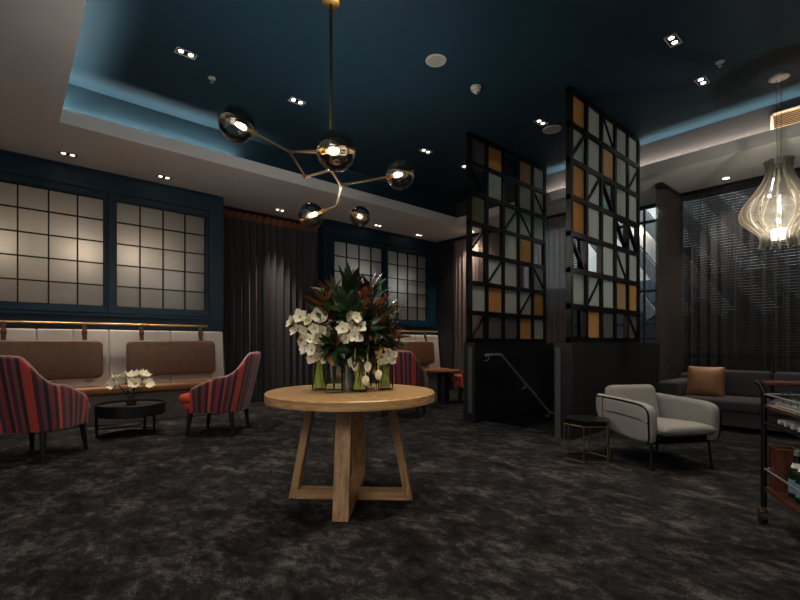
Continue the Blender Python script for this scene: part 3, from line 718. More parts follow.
# ------------------------------------------------------------------ banquettes, rails, hanging pads
def banquette(y0, n, pw, label):
    Ln = n * pw
    t = thing('banquette', label, 'banquette', (-7.0, y0 + Ln / 2, 0))
    b = BM(); box(b, -.30, .03, -Ln / 2, Ln / 2, 0, .40); obj('plinth', b, MT['plinth'], t)
    b = BM(); rbox(b, -.26, .08, -Ln / 2 - .005, Ln / 2 + .005, .40, .505, .035, 4); obj('seat', b, MT['tanseat'], t)
    for k in range(n):
        b = BM(); m = Matrix.Translation((-.30, -Ln / 2 + pw * (k + .5), .40)) @ Matrix.Rotation(radians(-5), 4, 'Y')
        rbox(b, -.02, .09, -pw / 2 + .001, pw / 2 - .001, 0.0, .86, .025, 4, m); obj('back_panel', b, MT['linen'], t)
    b = BM(); extrude_profile(b, [(-.39, .0), (-.21, .0), (-.21, .45), (-.33, 1.25), (-.39, 1.25)], Ln / 2, Ln / 2 + .015)
    # profile helper extrudes along x: turn it so that it closes the end of the bench
    bmesh.ops.transform(b, matrix=Matrix(((0, 1, 0, 0), (1, 0, 0, 0), (0, 0, 1, 0), (0, 0, 0, 1))), verts=b.verts)
    obj('end_panel', b, MT['plinth'], t)
banquette(-.53, 4, .7775, 'near banquette with pale grey back and caramel leather seat under the lit windows')
banquette(4.63, 4, .738, 'far banquette with pale grey back in the corner behind the flowers')
def rail(y0, y1, brs, label):
    t = thing('brass_rail', label, 'rail', (-7.2, (y0 + y1) / 2, 1.34)); c = (y0 + y1) / 2
    b = BM(); tube(b, [(0, y0 - c, 0), (0, y1 - c, 0)], .0125, 12); ball(b, (0, y1 - c, 0), .0135, 10, 8); obj('rod', b, MT['copper'], t)
    for y in brs:
        b = BM(); tube(b, [(-.17, y - c, 0), (-.005, y - c, 0)], .008, 8); lathe(b, [(.0001, 0), (.0001, 0)], 6) if False else None
        obj('bracket', b, MT['copper'], t)
rail(-.6, 2.30, (-.4, .62, 1.62, 2.25), 'long brass rail along the wall above the near banquette')
rail(5.0, 7.45, (5.2, 6.4, 7.4), 'brass rail on the wall above the far banquette')
def pad(y, label, w=1.19):
    t = thing('hanging_pad', label, 'back cushion', (-7.105, y, .615), 0, 'leather pads hung from brass rails')
    b = BM(); m = Matrix.Translation((0, 0, .25)) @ Matrix.Rotation(radians(-4), 4, 'Y'); rr_ = .07; cs = [(w / 2 - rr_, .25 - rr_, 0), (-w / 2 + rr_, .25 - rr_, 90), (-w / 2 + rr_, -.25 + rr_, 180), (w / 2 - rr_, -.25 + rr_, 270)]
    extrude_profile(b, [(y_ + rr_ * cos(radians(a_ + q_)), z_ + rr_ * sin(radians(a_ + q_))) for y_, z_, a_ in cs for q_ in (0, 18, 36, 54, 72, 90)], -.045, .04, .03, 4, m)
    obj('pad', b, MT['tan'], t, smooth=50)
    for s in (-.4, .4):
        b = BM(); ys = (s - .024, s + .024)
        pts = spline([(-.02, 0, .46), (-.045, 0, .58), (-.075, 0, .70), (-.095, 0, .742), (-.115, 0, .70), (-.075, 0, .56), (-.045, 0, .46)], 5)
        row = [[b.verts.new((p.x, yy, p.z)) for yy in ys] for p in pts]
        for A, B in zip(row, row[1:]): b.faces.new((A[0], A[1], B[1], B[0]))
        bmesh.ops.solidify(b, geom=list(b.faces), thickness=.004)
        st = obj('strap', b, MT['tan'], t)
        b = BM(); rbox(b, -.075, -.045, s - .030, s + .030, .575, .635, .004, 2); obj('buckle', b, MT['belt'], st)
pad(.337, 'brown leather pad hung behind the striped armchair at the left edge')
pad(1.80, 'brown leather pad hung behind the black coffee table flowers')
pad(6.64, 'brown leather pad hung above the far banquette in the corner')
pad(5.30, 'brown leather pad hung above the far banquette, hidden mostly by the flowers')

# ------------------------------------------------------------------ striped armchairs
def armchair():
    t = thing('armchair', '', 'armchair', (0, 0, 0), 0, 'striped armchairs')
    ang = [radians(a) for a in range(0, 181, 6)]
    def plan(u):        # u 0..1 from front of one side round the back to the front of the other
        if u < .30: f = u / .30; return Vector((.335, .20 - f * .24))
        if u > .70: f = (u - .70) / .30; return Vector((-.335, -.04 + f * .24))
        a = (u - .30) / .40 * pi; n = 2.6
        cx, sy = cos(a), sin(a)
        return Vector((.335 * (abs(cx) ** (2 / n)) * (1 if cx >= 0 else -1), -.04 - .29 * abs(sy) ** (2 / n)))
    def top(u):
        d = abs(u - .5) * 2   # 0 back centre .. 1 front
        if d < .13: return .965 - .012 * (d / .13) ** 2
        if d < .40:
            f = (d - .13) / .27; f = 1 - (1 - f) ** 1.7 if f > 0 else 0; f = .55 * f + .45 * (f * f * (3 - 2 * f)); return .953 - f * .265
        f = (d - .40) / .60; return .688 - f * .138
    N = 72; us = [i / N for i in range(N + 1)]; P = [plan(u) for u in us]
    arc = [0]
    for i in range(N): arc.append(arc[-1] + (P[i + 1] - P[i]).length)
    def normal(i):
        d = P[min(N, i + 1)] - P[max(0, i - 1)]; d.normalize(); return Vector((d.y, -d.x))   # inward
    def place(i, off, z):
        p = P[i] + normal(i) * off; k = max(0, z - .30) / .66
        d = 1 - abs(us[i] - .5) * 2
        lean = .13 * k * max(0, min(1, (d - .15) * 1.7)); flare = 1 + .05 * k
        taper = 1 - .10 * max(0, (.40 - z) / .12) * 0
        return Vector((p.x * flare, p.y - lean - .012, z))
    b = BM(); uvl = b.loops.layers.uv.new('UVMap'); rows = []
    for i in range(N + 1):
        h = top(us[i]); secs = []
        for k in range(9): secs.append((-.002 + .018 * (1 - k / 8) ** 2, .285 + (h - .025 - .285) * k / 8))
        for a in (30, 60, 90): secs.append((.025 - .027 * cos(radians(a)), h - .025 + .025 * sin(radians(a))))
        rows.append([b.verts.new(place(i, o_, z)) for o_, z in secs])
    idx = {v: (arc[i], j) for i, R in enumerate(rows) for j, v in enumerate(R)}
    for A, B in zip(rows, rows[1:]):
        for k in range(len(A) - 1):
            f = b.faces.new((A[k], B[k], B[k + 1], A[k + 1]))
            for l in f.loops: l[uvl].uv = idx[l.vert]
    obj('outer_shell', b, MT['stripe'], t, normals=False, smooth=60)
    b = BM(); rows = []
    for i in range(N + 1):
        h = top(us[i]); secs = [(.025 + .027 * cos(radians(a)) * 1.0, h - .025 + .025 * sin(radians(a))) for a in (90, 60, 30, 0)] + [(.075, h - .10), (.085, (h + .36) / 2), (.08, .36)]
        rows.append([b.verts.new(place(i, o_, z)) for o_, z in secs])
    uvl = b.loops.layers.uv.new('UVMap')
    for A, B in zip(rows, rows[1:]):
        for k in range(len(A) - 1): b.faces.new((A[k], A[k + 1], B[k + 1], B[k]))
    for R in (rows[0], rows[-1]):
        pass
    obj('inner_upholstery', b, MT['orange'], t, normals=False, smooth=60)
    # closed front ends of the arms
    for i, sgn in ((0, 1), (N, -1)):
        b = BM(); h = top(us[i])
        ring = [place(i, -.002, .285), place(i, -.002, h - .03), place(i, .025, h), place(i, .05, h - .03), place(i, .08, .285)]
        fr = [b.verts.new(v + Vector((0, .012, 0))) for v in ring]; bk = [b.verts.new(v - Vector((0, .02, 0))) for v in ring]
        b.faces.new(fr); b.faces.new(list(reversed(bk)))
        for q in range(5): b.faces.new((fr[q], bk[q], bk[(q + 1) % 5], fr[(q + 1) % 5]))
        uvl = b.loops.layers.uv.new('UVMap')
        for f in b.faces:
            for l in f.loops: l[uvl].uv = (l.vert.co.x * 1.3 + 2, l.vert.co.z)
        obj('arm_front', b, MT['stripe'], t)
    b = BM(); tube(b, [place(i, .02, top(us[i]) + .002) for i in range(N + 1)], .0095, 6); obj('piping', b, MT['piping'], t)
    b = BM(); rbox(b, -.255, .255, -.20, .325, .285, .385, .035, 3)
    uvl = b.loops.layers.uv.new('UVMap')
    for f in b.faces:
        for l in f.loops: l[uvl].uv = (l.vert.co.x + 1.3, l.vert.co.z)
    obj('seat_base', b, MT['stripe'], t)
    b = BM(); rbox(b, -.25, .25, -.22, .385, .375, .485, .045, 4); obj('seat_cushion', b, MT['orange'], t)
    for (x, y, dx, dy) in ((.255, .225, .02, .035), (-.255, .225, -.02, .035), (.235, -.235, .02, -.025), (-.235, -.235, -.02, -.025)):
        b = BM(); tube(b, [(x + dx, y + dy, 0), (x, y, .30)], [.017, .030], 12); obj('leg', b, MT['blackwood'], t)
    return t
AC = armchair()
def face(fx, fy): return atan2(fy, fx) - pi / 2
AC.location = (-5.47, .20, 0); AC.rotation_euler = (0, 0, face(-.75, .66)); AC['label'] = 'red striped armchair seen from behind at the left edge'
dup(AC, (-5.485, 1.90, 0), face(-.66, -.75), 'red striped armchair facing left between black coffee table and drape')
dup(AC, (-4.97, 4.42, 0), face(-.60, .80), 'red striped armchair with its back showing behind the flower vases')
dup(AC, (-5.28, 6.43, 0), face(-.80, -.6), 'striped armchair mostly hidden by the half wall under the far screen')

# small wood topped table at the back
t = thing('side_table', 'small round wood topped table on black pedestal between the far armchairs', 'table', (-5.5, 5.85, 0))
b = BM(); lathe(b, [(.0001, .565), (.28, .565), (.295, .575), (.295, .592), (.29, .6), (.0001, .6)], 40); obj('table_top', b, WOOD('warm_wood_top', (120, 74, 42), (160, 106, 66), .4, (30, 4, 4)), t)
b = BM(); lathe(b, [(.13, .0), (.13, .02), (.11, .04), (.11, .565)], 28); obj('pedestal', b, MT['blackwood'], t)

# ------------------------------------------------------------------ black coffee table with flowers
CR0 = radians(48.8)
t = thing('coffee_table', 'round black drum coffee table before the near banquette', 'coffee table', (-6.08, 1.08, 0), CR0)
b = BM(); lathe(b, [(.0001, .235), (.35, .235), (.365, .245), (.365, .365), (.36, .372), (.35, .372), (.348, .345), (.0001, .345)], 48); obj('drum_top', b, MT['blackwood'], t)
LG = [(-.305, -.16), (.305, -.06), (0, .28)]
for x, y in LG:
    b = BM(); tube(b, [(x, y, 0), (x, y, .24)], .016, 10); obj('leg', b, MT['black'], t)
for k in range(3):
    b = BM(); tube(b, [(LG[k][0], LG[k][1], .085), (0, .02, .085)], .008, 8); obj('stretcher', b, MT['black'], t)

def leaf_blade(bm, base, d, up, ln, w, mi=True, fold=.25, curl=.2, rnd_=.8):
    """one leaf with a green upper and a brown lower skin"""
    d = Vector(d).normalized(); side = d.cross(Vector(up)); side = side.normalized() if side.length > 1e-4 else Vector((1, 0, 0)); nrm = side.cross(d).normalized()
    secs = 6; rows = []
    for i in range(secs + 1):
        t_ = i / secs; ww = w * (sin(pi * (t_ ** .8))) ** rnd_ if 0 < t_ < 1 else 0.0006
        c = Vector(base) + d * ln * t_ - nrm * (curl * ln * t_ * t_)
        rows.append((c - side * ww + nrm * ww * fold, c, c + side * ww + nrm * ww * fold))
    for layer, (off, m_) in enumerate(((0.0, 0), (-.0012, 1))):
        V = [[bm.verts.new(p + nrm * off) for p in r] for r in rows]
        for A, B in zip(V, V[1:]):
            for k in range(2):
                q = (A[k], A[k + 1], B[k + 1], B[k]) if layer == 0 else (B[k], B[k + 1], A[k + 1], A[k])
                f = bm.faces.new(q); f.material_index = m_ if mi else 0
def flower(bm, c, n, r, petals=5, seed=0, cup=.45):
    rnd = random.Random(seed); n = Vector(n).normalized(); a, b_ = frame_of(n); c = Vector(c)
    for k in range(petals):
        an = 2 * pi * k / petals + rnd.uniform(-.2, .2); d = (a * cos(an) + b_ * sin(an)) * (1 - cup * .4) + n * cup
        leaf_blade(bm, c, d, n, r * rnd.uniform(.85, 1.1), r * (.45 if cup < .7 else .40) * (5 / petals) ** .8, False, .2, -.12 if cup < .7 else (-.45 if cup > .85 else -.1), .65)
def blossom(parent, c, n, r, seed, petals=5, cup=.35):
    b = BM(); flower(b, c, n, r, petals, seed, cup); f = obj('blossom', b, MT['petal'], parent, normals=False, smooth=80)
    b = BM(); ball(b, Vector(c) + Vector(n).normalized() * r * .12, r * .16, 8, 6); obj('flower_centre', b, MT['yolk'], f)

cx = Vector((-6.08, 1.08, .345)); CR = radians(48.8)
t = thing('flower_vase', 'small squat glass vase on the black coffee table', 'vase', tuple(cx), CR)
b = BM(); lathe(b, [(.0001, .0), (.05, .0), (.055, .01), (.05, .07), (.045, .07), (.048, .012), (.0001, .01)], 24); obj('glass_body', b, MT['vaseglass'], t)
b = BM(); lathe(b, [(.0001, .011), (.046, .011), (.043, .05), (.0001, .05)], 20); obj('water', b, THIN('pink_tinted_water', (.8, .6, .6), .02, .02), t)
t = thing('lily_bunch', 'white lilies with dark leaves in the vase on the black coffee table', 'flowers', tuple(cx), CR)
rnd = random.Random(5)
for k, (x, y, z, nx, ny, nz) in enumerate(((-.16, -.02, .26, -.8, -.4, .5), (-.09, .04, .30, -.5, -.3, .9), (-.10, -.07, .24, -.5, -.9, .3), (.05, -.02, .30, .1, -.5, .9), (.12, .02, .31, .5, -.3, .8), (.17, -.03, .24, .9, -.4, .4), (.09, -.07, .25, .4, -.9, .4))):
    st = BM(); tube(st, spline([(0, 0, .02), (x * .25, y * .25, .10), (x, y, z)], 4), .004, 6); obj('stem', st, MT['twig'], t)
    blossom(t, (x, y, z), (nx, ny, nz), .125, k + 3, 10, .75)
b = BM()
for k in range(12):
    a = k * 2.4; leaf_blade(b, (.03 * cos(a), .03 * sin(a), .12 + .011 * k), (cos(a), sin(a), .55), (0, 0, 1), .13, .026)
obj('leaves', b, [MT['leaf'], MT['leaf']], t, normals=False, smooth=80)

# ------------------------------------------------------------------ round oak table
TC = (-2.573, 1.798, 0); TR = CR - radians(2.6)
t = thing('round_table', 'round oak table with crossed trapezoid legs holding the flower vases', 'table', TC, TR)
b = BM(); uvl = b.loops.layers.uv.new('UVMap'); R0 = .585; nseg = 12
z0, z1 = .688, .745
for w in range(8):
    a0 = w * pi / 4 + .3; mid = a0 + pi / 8; sgn = 1 if w % 2 else -1
    def uvof(x, y, z): 
        a = mid + sgn * pi / 4; return (x * cos(a) + y * sin(a) + w * 3.7 + z * .3, -x * sin(a) + y * cos(a) + z * 1.0)
    cen = (0, 0, z1); ring = [(R0 * cos(a0 + pi / 4 * k / nseg), R0 * sin(a0 + pi / 4 * k / nseg)) for k in range(nseg + 1)]
    for k in range(nseg):
        p, q = ring[k], ring[k + 1]; e = .006; sc = (R0 - e) / R0
        faces = [[(0, 0, z1), (p[0] * sc, p[1] * sc, z1), (q[0] * sc, q[1] * sc, z1)], [(p[0] * sc, p[1] * sc, z1), (p[0], p[1], z1 - e), (q[0], q[1], z1 - e), (q[0] * sc, q[1] * sc, z1)],
                 [(p[0], p[1], z1 - e), (p[0], p[1], z0), (q[0], q[1], z0), (q[0], q[1], z1 - e)], [(p[0], p[1], z0), (0, 0, z0), (q[0], q[1], z0)]]
        for F in faces:
            f = b.faces.new([b.verts.new(v) for v in F])
            for l in f.loops:
                c_ = l.vert.co
                l[uvl].uv = uvof(*c_) if F is not faces[2] else ((a0 + pi / 4 * (k + (0 if (c_.x, c_.y) == p else 1)) / nseg) * R0 if False else atan2(c_.y, c_.x) * R0 + (7 if w == 4 else 0), c_.z)
bmesh.ops.remove_doubles(b, verts=b.verts, dist=1e-5)
obj('table_top', b, MT['oak'], t, smooth=30)
for k in range(4):
    a = pi / 2 * k - pi / 2; M4 = Matrix.Rotation(a, 4, 'Z'); hw = .050
    b = BM(); lo, hi = .43, .30; th = .050
    extrude_profile(b, [(-lo, 0), (-lo + th * 1.05, 0), (-hi + th, z0), (-hi, z0)], -hw, hw, .003, 1, Matrix.Rotation(a + pi / 2, 4, 'Z')); obj('leg', b, MT['oakleg'], t)
b = BM(); box(b, -.39, .39, -.0499, .0499, 0.0, .058); obj('floor_bar', b, MT['oakbar'], t)
b = BM(); box(b, -.0499, .0499, -.39, .39, 0.001, .0575); obj('floor_bar', b, MT['oakleg'], t)
b = BM(); box(b, -.30, .30, -.05, .05, .63, .688); obj('top_bar', b, MT['oakbar'], t)
b = BM(); box(b, -.05, .05, -.30, .30, .631, .687); obj('top_bar', b, MT['oakleg'], t)

# flower vases on the table: local frame x = to the side, y = away from the camera
def loc_on(x, y): 
    c, s = cos(CR), sin(CR); return (TC[0] + x * c - y * s, TC[1] + x * s + y * c, .745)
def to_local(X, Y):
    c, s = cos(CR), sin(CR); dx, dy = X - TC[0], Y - TC[1]; return (dx * c + dy * s, -dx * s + dy * c)
VA = [(-2.763, 1.657, .052, .28, 'tall clear glass vase of green stems at the side of the white orchids'), (-2.567, 1.652, .060, .25, 'thick based clear glass vase at the front of the cluster'),
      (-2.585, 1.775, .046, .27, 'silvery ribbed glass vase in the middle of the cluster'), (-2.494, 1.812, .055, .27, 'clear glass vase of green stems behind the drooping white blooms'),
      (-2.577, 1.975, .044, .27, 'slim clear glass vase tucked at the back of the cluster'), (-2.476, 2.03, .055, .275, 'clear glass vase of green stems at the far side under small white flowers')]
VL = []
for i, (X, Y, r, h, lb) in enumerate(VA):
    x, y = to_local(X, Y); VL.append((x, y, r, h))
    t = thing('glass_vase', lb, 'vase', (X, Y, .745), CR, 'vases on the round oak table')
    b = BM(); k = .018 if i == 1 else .008
    lathe(b, [(.0001, 0), (r, 0), (r, h), (r - .004, h), (r - .004, k), (.0001, k)], 28); obj('glass_body', b, MT['mercury'] if i == 2 else MT['vaseglass'], t)
    if i != 2:
        b = BM(); lathe(b, [(.0001, k + .001), (r - .0045, k + .001), (r - .0045, h * .7), (.0001, h * .7)], 24); obj('water', b, THIN('vase_water', (.93, .97, .90), 0.0, .01, ior=1.05), t)
def bunch_stems(parent, x0, y0, r, h, targets, mat, rr=.004, seed=1):
    rnd = random.Random(seed)
    for (tx, ty, tz) in targets:
        b = BM(); a = rnd.uniform(0, 6.28); q = r * .6
        tube(b, spline([(x0 - q * cos(a), y0 - q * sin(a), .03), (x0 + q * cos(a) * .7, y0 + q * sin(a) * .7, h), ((x0 + tx) / 2, (y0 + ty) / 2, (h + tz) / 2 + .02), (tx, ty, tz)], 5), rr, 6); obj('stem', b, mat, parent)
BASE = (TC[0], TC[1], .745)
def px(x, y): return ((x - 351) * .0070, 1.08 - (y - 343) * .0070 - .745)
# white orchids
def orchid(vi, flowers, label, r=.05, seed=0, extra=26):
    t = thing('orchid_spray', label, 'flowers', BASE, CR, 'white flowers in the table vases'); x0, y0, rv, h = VL[vi]; rnd = random.Random(seed)
    pts = []
    for k, (fx, fy, dy) in enumerate(flowers):
        x, z = px(fx, fy); pts.append((x, dy, z)); blossom(t, (x, dy, z), (rnd.uniform(-.8, .8) + x - x0, -1 + rnd.uniform(-.3, .4), rnd.uniform(-.4, .7)), r * rnd.uniform(.95, 1.25), seed * 31 + k, 5, .3)
    for j in range(0, len(pts), 4):
        g = pts[j:j + 4]; m = sum((Vector(p) for p in g), Vector()) / len(g)
        bunch_stems(t, x0, y0, rv, h, [(m.x, m.y + .02, m.z)], MT['stem'], .0045, seed + j)
        b = BM()
        for p in g: tube(b, [(m.x, m.y + .02, m.z), (p[0], p[1] + .01, p[2])], .0025, 5)
        obj('stalk', b, MT['stem'], t)
    b = BM()
    for k in range(extra):   # loose stems and leaves standing in the water
        a = rnd.uniform(0, 6.28); q = rv * .75 * sqrt(rnd.random()); a2 = a + rnd.uniform(1.5, 3)
        tube(b, [(x0 + q * cos(a), y0 + q * sin(a), .02), (x0 + q * cos(a2), y0 + q * sin(a2), h + .02)], .0042, 5)
    obj('stems_in_water', b, MT['stem'], t)
    return t
rnd = random.Random(11)
left = [(296, 323), (304, 318), (312, 321), (320, 317), (327, 321), (300, 331), (309, 331), (318, 329), (326, 331), (333, 326), (306, 340), (314, 340), (322, 340), (330, 338), (309, 349), (317, 350), (325, 349), (314, 358), (321, 358), (328, 357)]
orchid(0, [(x, y, -.13 + rnd.uniform(-.05, .05)) for x, y in left], 'big cascade of white orchids at the left of the arrangement', .049, 1)
mid = [(352, 317), (359, 320), (363, 328), (347, 330), (355, 328), (350, 339), (358, 337), (345, 335), (361, 339)]
orchid(3, [(x, y, -.20 + rnd.uniform(-.03, .03)) for x, y in mid], 'smaller spray of white orchids at the centre of the dark leaves', .045, 2)
rt = [(377, 355), (383, 351), (389, 353), (380, 362), (386, 360), (392, 361), (394, 355)]
orchid(5, [(x, y, .0 + rnd.uniform(-.03, .03)) for x, y in rt], 'small cluster of white flowers over the far side vase', .034, 3)
def droop(fx, fy, dy, label, vi=3):
    t = thing('white_bloom', label, 'flower', BASE, CR, 'drooping blooms on the vase cluster'); x, z = px(fx, fy); x0, y0, rv, h = VL[vi]
    b = BM(); flower(b, (x, dy, z + .03), (0, -.15, -1), .062, 5, int(fx), .95); flower(b, (x, dy, z + .028), (0.1, -.15, -1), .056, 5, int(fx) + 9, 1.3); obj('petals', b, MT['petal'], t, normals=False, smooth=80)
    b = BM(); tube(b, spline([(x0, y0, .02), (x0 + (x - x0) * .3, y0 + .0, h + .02), ((x + x0) / 2, (dy + y0) / 2, max(h, z) + .09), (x, dy, z + .075), (x, dy, z + .025)], 5), .0035, 6); obj('stem', b, MT['stem'], t)
droop(353, 361, -.13, 'round white bloom hanging leftmost over the vase rims')
droop(357, 364, -.15, 'white bloom tucked beside the leftmost hanging bloom')
droop(369, 365, -.13, 'white bloom hanging above the two lowest blooms', 4)
droop(367, 378, -.14, 'lowest white bloom hanging in front of the green stems', 4)
droop(379, 373, -.10, 'white bloom hanging over the far side vase', 5)
# magnolia branches
def magnolia(vi, tip, label, leaves, seed, flip=0.0, ln=.15, wd=.025):
    leaves = int(leaves * 2.1)
    t = thing('magnolia_branch', label, 'foliage branch', BASE, CR, 'magnolia branches in the table vases'); rnd = random.Random(seed); x0, y0, rv, h = VL[vi]
    tp = Vector(tip); p = spline([(x0, y0, .02), (x0 + (tp.x - x0) * .2, y0 + (tp.y - y0) * .2, h), (x0 + (tp.x - x0) * .6, y0 + (tp.y - y0) * .6, (h + tp.z) / 2 + .03), tp], 8)
    b = BM(); tube(b, p, [.0065 - .004 * i / len(p) for i in range(len(p))], 6); obj('stem', b, MT['twig'], t)
    b = BM(); ax = (p[-1] - p[-5]).normalized(); a_, b_ = frame_of(ax); n = len(p)
    for k in range(leaves):
        f = 1 - .62 * (k / leaves) ** 1.2; q = p[min(n - 1, int(f * (n - 1)))]; an = k * 2.399 + rnd.uniform(-.3, .3)
        op = .55 + .9 * (k / leaves)
        d = ax * (1.1 - op * .6) + (a_ * cos(an) + b_ * sin(an)) * op
        o_ = Vector((q.x, q.y, 0)) + Vector((d.x, d.y, 0)) * .2; o_ = o_.normalized() if o_.length > 1e-4 else Vector((0, -1, 0))
        up = o_ + Vector((0, 0, .35))
        if rnd.random() < flip: up = -up
        leaf_blade(b, q, d, up, ln * rnd.uniform(.8, 1.2), wd * rnd.uniform(.85, 1.15), True, .2, rnd.uniform(-.05, .25))
    obj('leaves', b, [MT['leaf'], MT['leafback']], t, normals=False, smooth=80)
def tipp(x, y, dy): a, z = px(x, y); return (a, dy, z)
MG = [(1, (351, 282), -.02, 'tallest leafy magnolia branch at the top of the arrangement', 20, .1, .15), (2, (330, 288), .0, 'magnolia branch of brown leaf backs at the upper left', 16, .95, .15), (4, (371, 286), .05, 'magnolia branch of brown leaf backs at the upper right', 16, .85, .15),
      (1, (322, 300), -.06, 'magnolia branch of brown leaves low at the left above the orchids', 14, .75, .13), (3, (349, 306), -.17, 'glossy green magnolia branch facing forward at the centre', 16, .0, .14), (2, (337, 316), -.14, 'green magnolia branch above the left orchids', 13, .1, .13),
      (3, (366, 318), -.12, 'dark green magnolia branch between the centre orchids and right foliage', 17, .05, .15), (4, (376, 330), -.08, 'dark green magnolia branch above the far side vase', 16, .05, .15), (5, (394, 338), -.02, 'broad leaved branch reaching furthest right', 11, .1, .12),
      (1, (338, 345), -.17, 'low green magnolia branch beneath the centre orchids', 15, .1, .13), (4, (358, 350), -.12, 'lowest dark green branch above the vase rims', 15, .1, .12), (2, (352, 297), .08, 'dark green branch hidden at the back of the arrangement', 16, .1, .16), (3, (384, 312), .02, 'dark branch behind the fine olive foliage', 14, .2, .13)]
for i, (vi, (x, y), dy, lb, n, fl, ln) in enumerate(MG): magnolia(vi, tipp(x, y, dy), lb, n, 40 + i, fl, ln)
def olive(vi, tip, label, seed):
    t = thing('olive_branch', label, 'foliage branch', BASE, CR, 'fine leaved branches in the table vases'); rnd = random.Random(seed); x0, y0, rv, h = VL[vi]; tp = Vector(tip)
    p = spline([(x0, y0, .02), (x0 + (tp.x - x0) * .3, y0 + (tp.y - y0) * .3, h + .02), (x0 + (tp.x - x0) * .75, y0 + (tp.y - y0) * .75, (h + tp.z) / 2), tp], 12)
    b = BM(); tube(b, p, .0025, 5); obj('stem', b, MT['twig'], t); b = BM()
    for k in range(44):
        q = p[int(len(p) * (.36 + .63 * k / 44))]; an = k * 2.4; leaf_blade(b, q, (cos(an), sin(an) * .8, rnd.uniform(.2, .9)), (0, 0, 1), rnd.uniform(.04, .07), .006, True, .15, .1)
    obj('leaves', b, [MT['olivegreen'], MT['olivegreen']], t, normals=False, smooth=80)
for i, (x, y, dy, lb) in enumerate(((386, 292, .02, 'highest fine leaved grey green branch at the upper right'), (398, 303, .0, 'fine leaved grey green branch leaning right at its middle'), (392, 318, -.05, 'fine leaved grey green branch in front of the grid window'), (403, 345, -.02, 'lowest fine leaved grey green branch drooping right'))):
    olive(5 if i != 0 else 4, tipp(x, y, dy), lb, 70 + i)
# tan dried leaf hanging over the vase rims
t = thing('dried_leaf', 'curled tan dried leaf hanging over the vases under the left orchids', 'leaf', BASE, CR); x, z = px(335, 356)
b = BM(); leaf_blade(b, (x - .03, -.17, z + .06), (.35, -.2, -1), (0, -1, .2), .13, .03); obj('blade', b, [PM('dried_leaf_tan', (176, 140, 92), .7, var=.2), MT['leafback']], t, normals=False)

# ------------------------------------------------------------------ grey armchair
t = thing('lounge_chair', 'light grey wool lounge armchair with black tube legs', 'armchair', (-1.525, 4.475, 0), face(.854, -.52))
b = BM()   # seat pan
rbox(b, -.24, .24, -.30, .31, .245, .29, .015, 3); obj('seat_pan', b, MT['black'], t)
b = BM(); cushion(b, .50, .70, .060, Matrix.Translation((0, .04, .322)) @ Matrix.Rotation(radians(4), 4, 'X'), 6, .42, 20); obj('seat_cushion', b, MT['ash'], t)
b = BM(); m = Matrix.Translation((0, -.27, .27)) @ Matrix.Rotation(radians(15), 4, 'X'); rbox(b, -.262, .262, -.08, .07, 0, .405, .065, 5, m); obj('back_cushion', b, MT['ash'], t)
side = spline([(-.40, .585), (-.20, .582), (.08, .578), (.25, .568), (.325, .52), (.335, .40), (.325, .28), (.27, .235), (.0, .235), (-.25, .27), (-.38, .36), (-.42, .49), (-.40, .585)], 4)[:-1]
side = [(p.x, p.y) for p in side]
for s in (-1, 1):
    b = BM(); m = Matrix.Rotation(radians(1.5 * s), 4, 'Y'); x0, x1 = (.245, .345) if s > 0 else (-.345, -.245)
    extrude_profile(b, side, x0, x1, .042, 5, m); a_ = obj('arm', b, MT['ash'], t, smooth=50)
    xo = (.338 if s > 0 else -.338)
    pipe = spline([(xo, -.42, .565), (xo, -.20, .570), (xo, .08, .566), (xo, .24, .555), (xo, .315, .51), (xo, .325, .40), (xo * .98, .315, .28), (xo * .93, .27, .23)], 5)
    b = BM(); tube(b, [m @ p for p in pipe], .008, 8); obj('frame_tube', b, MT['black'], a_)
    b = BM(); bp = [(xo * 1.015, -.42, .43), (xo * 1.025, -.1, .445), (xo * 1.025, .2, .435), (xo * 1.015, .333, .41)]
    rows = [[b.verts.new(m @ Vector((p[0], p[1], p[2] + dz))) for dz in (-.006, .006)] for p in bp]
    for A, B in zip(rows, rows[1:]): b.faces.new((A[0], A[1], B[1], B[0]))
    rows = [[b.verts.new(m @ Vector((xo * 1.022, -.28 + dy, z_))) for dy in (-.007, .007)] for z_ in (.565, .42, .25)]
    for A, B in zip(rows, rows[1:]): b.faces.new((A[0], A[1], B[1], B[0]))
    bmesh.ops.solidify(b, geom=list(b.faces), thickness=.004); obj('leather_strap', b, MT['belt'], a_)
for (x, y, dx, dy) in ((.285, .27, .005, .025), (-.285, .27, -.005, .025), (.27, -.28, .01, -.06), (-.27, -.28, -.01, -.06)):
    b = BM(); tube(b, [(x + dx, y + dy, 0), (x, y, .225), (x * .95, y * .9, .24)], .0125, 10); obj('leg', b, MT['black'], t)
b = BM(); tube(b, [(-.285, .27, .228), (.285, .27, .228)], .0115, 8); tube(b, [(-.27, -.28, .228), (.27, -.28, .228)], .0115, 8)
for s in (-1, 1): tube(b, [(s * .285, .27, .228), (s * .27, -.28, .228)], .0115, 8)
obj('base_frame', b, MT['black'], t)

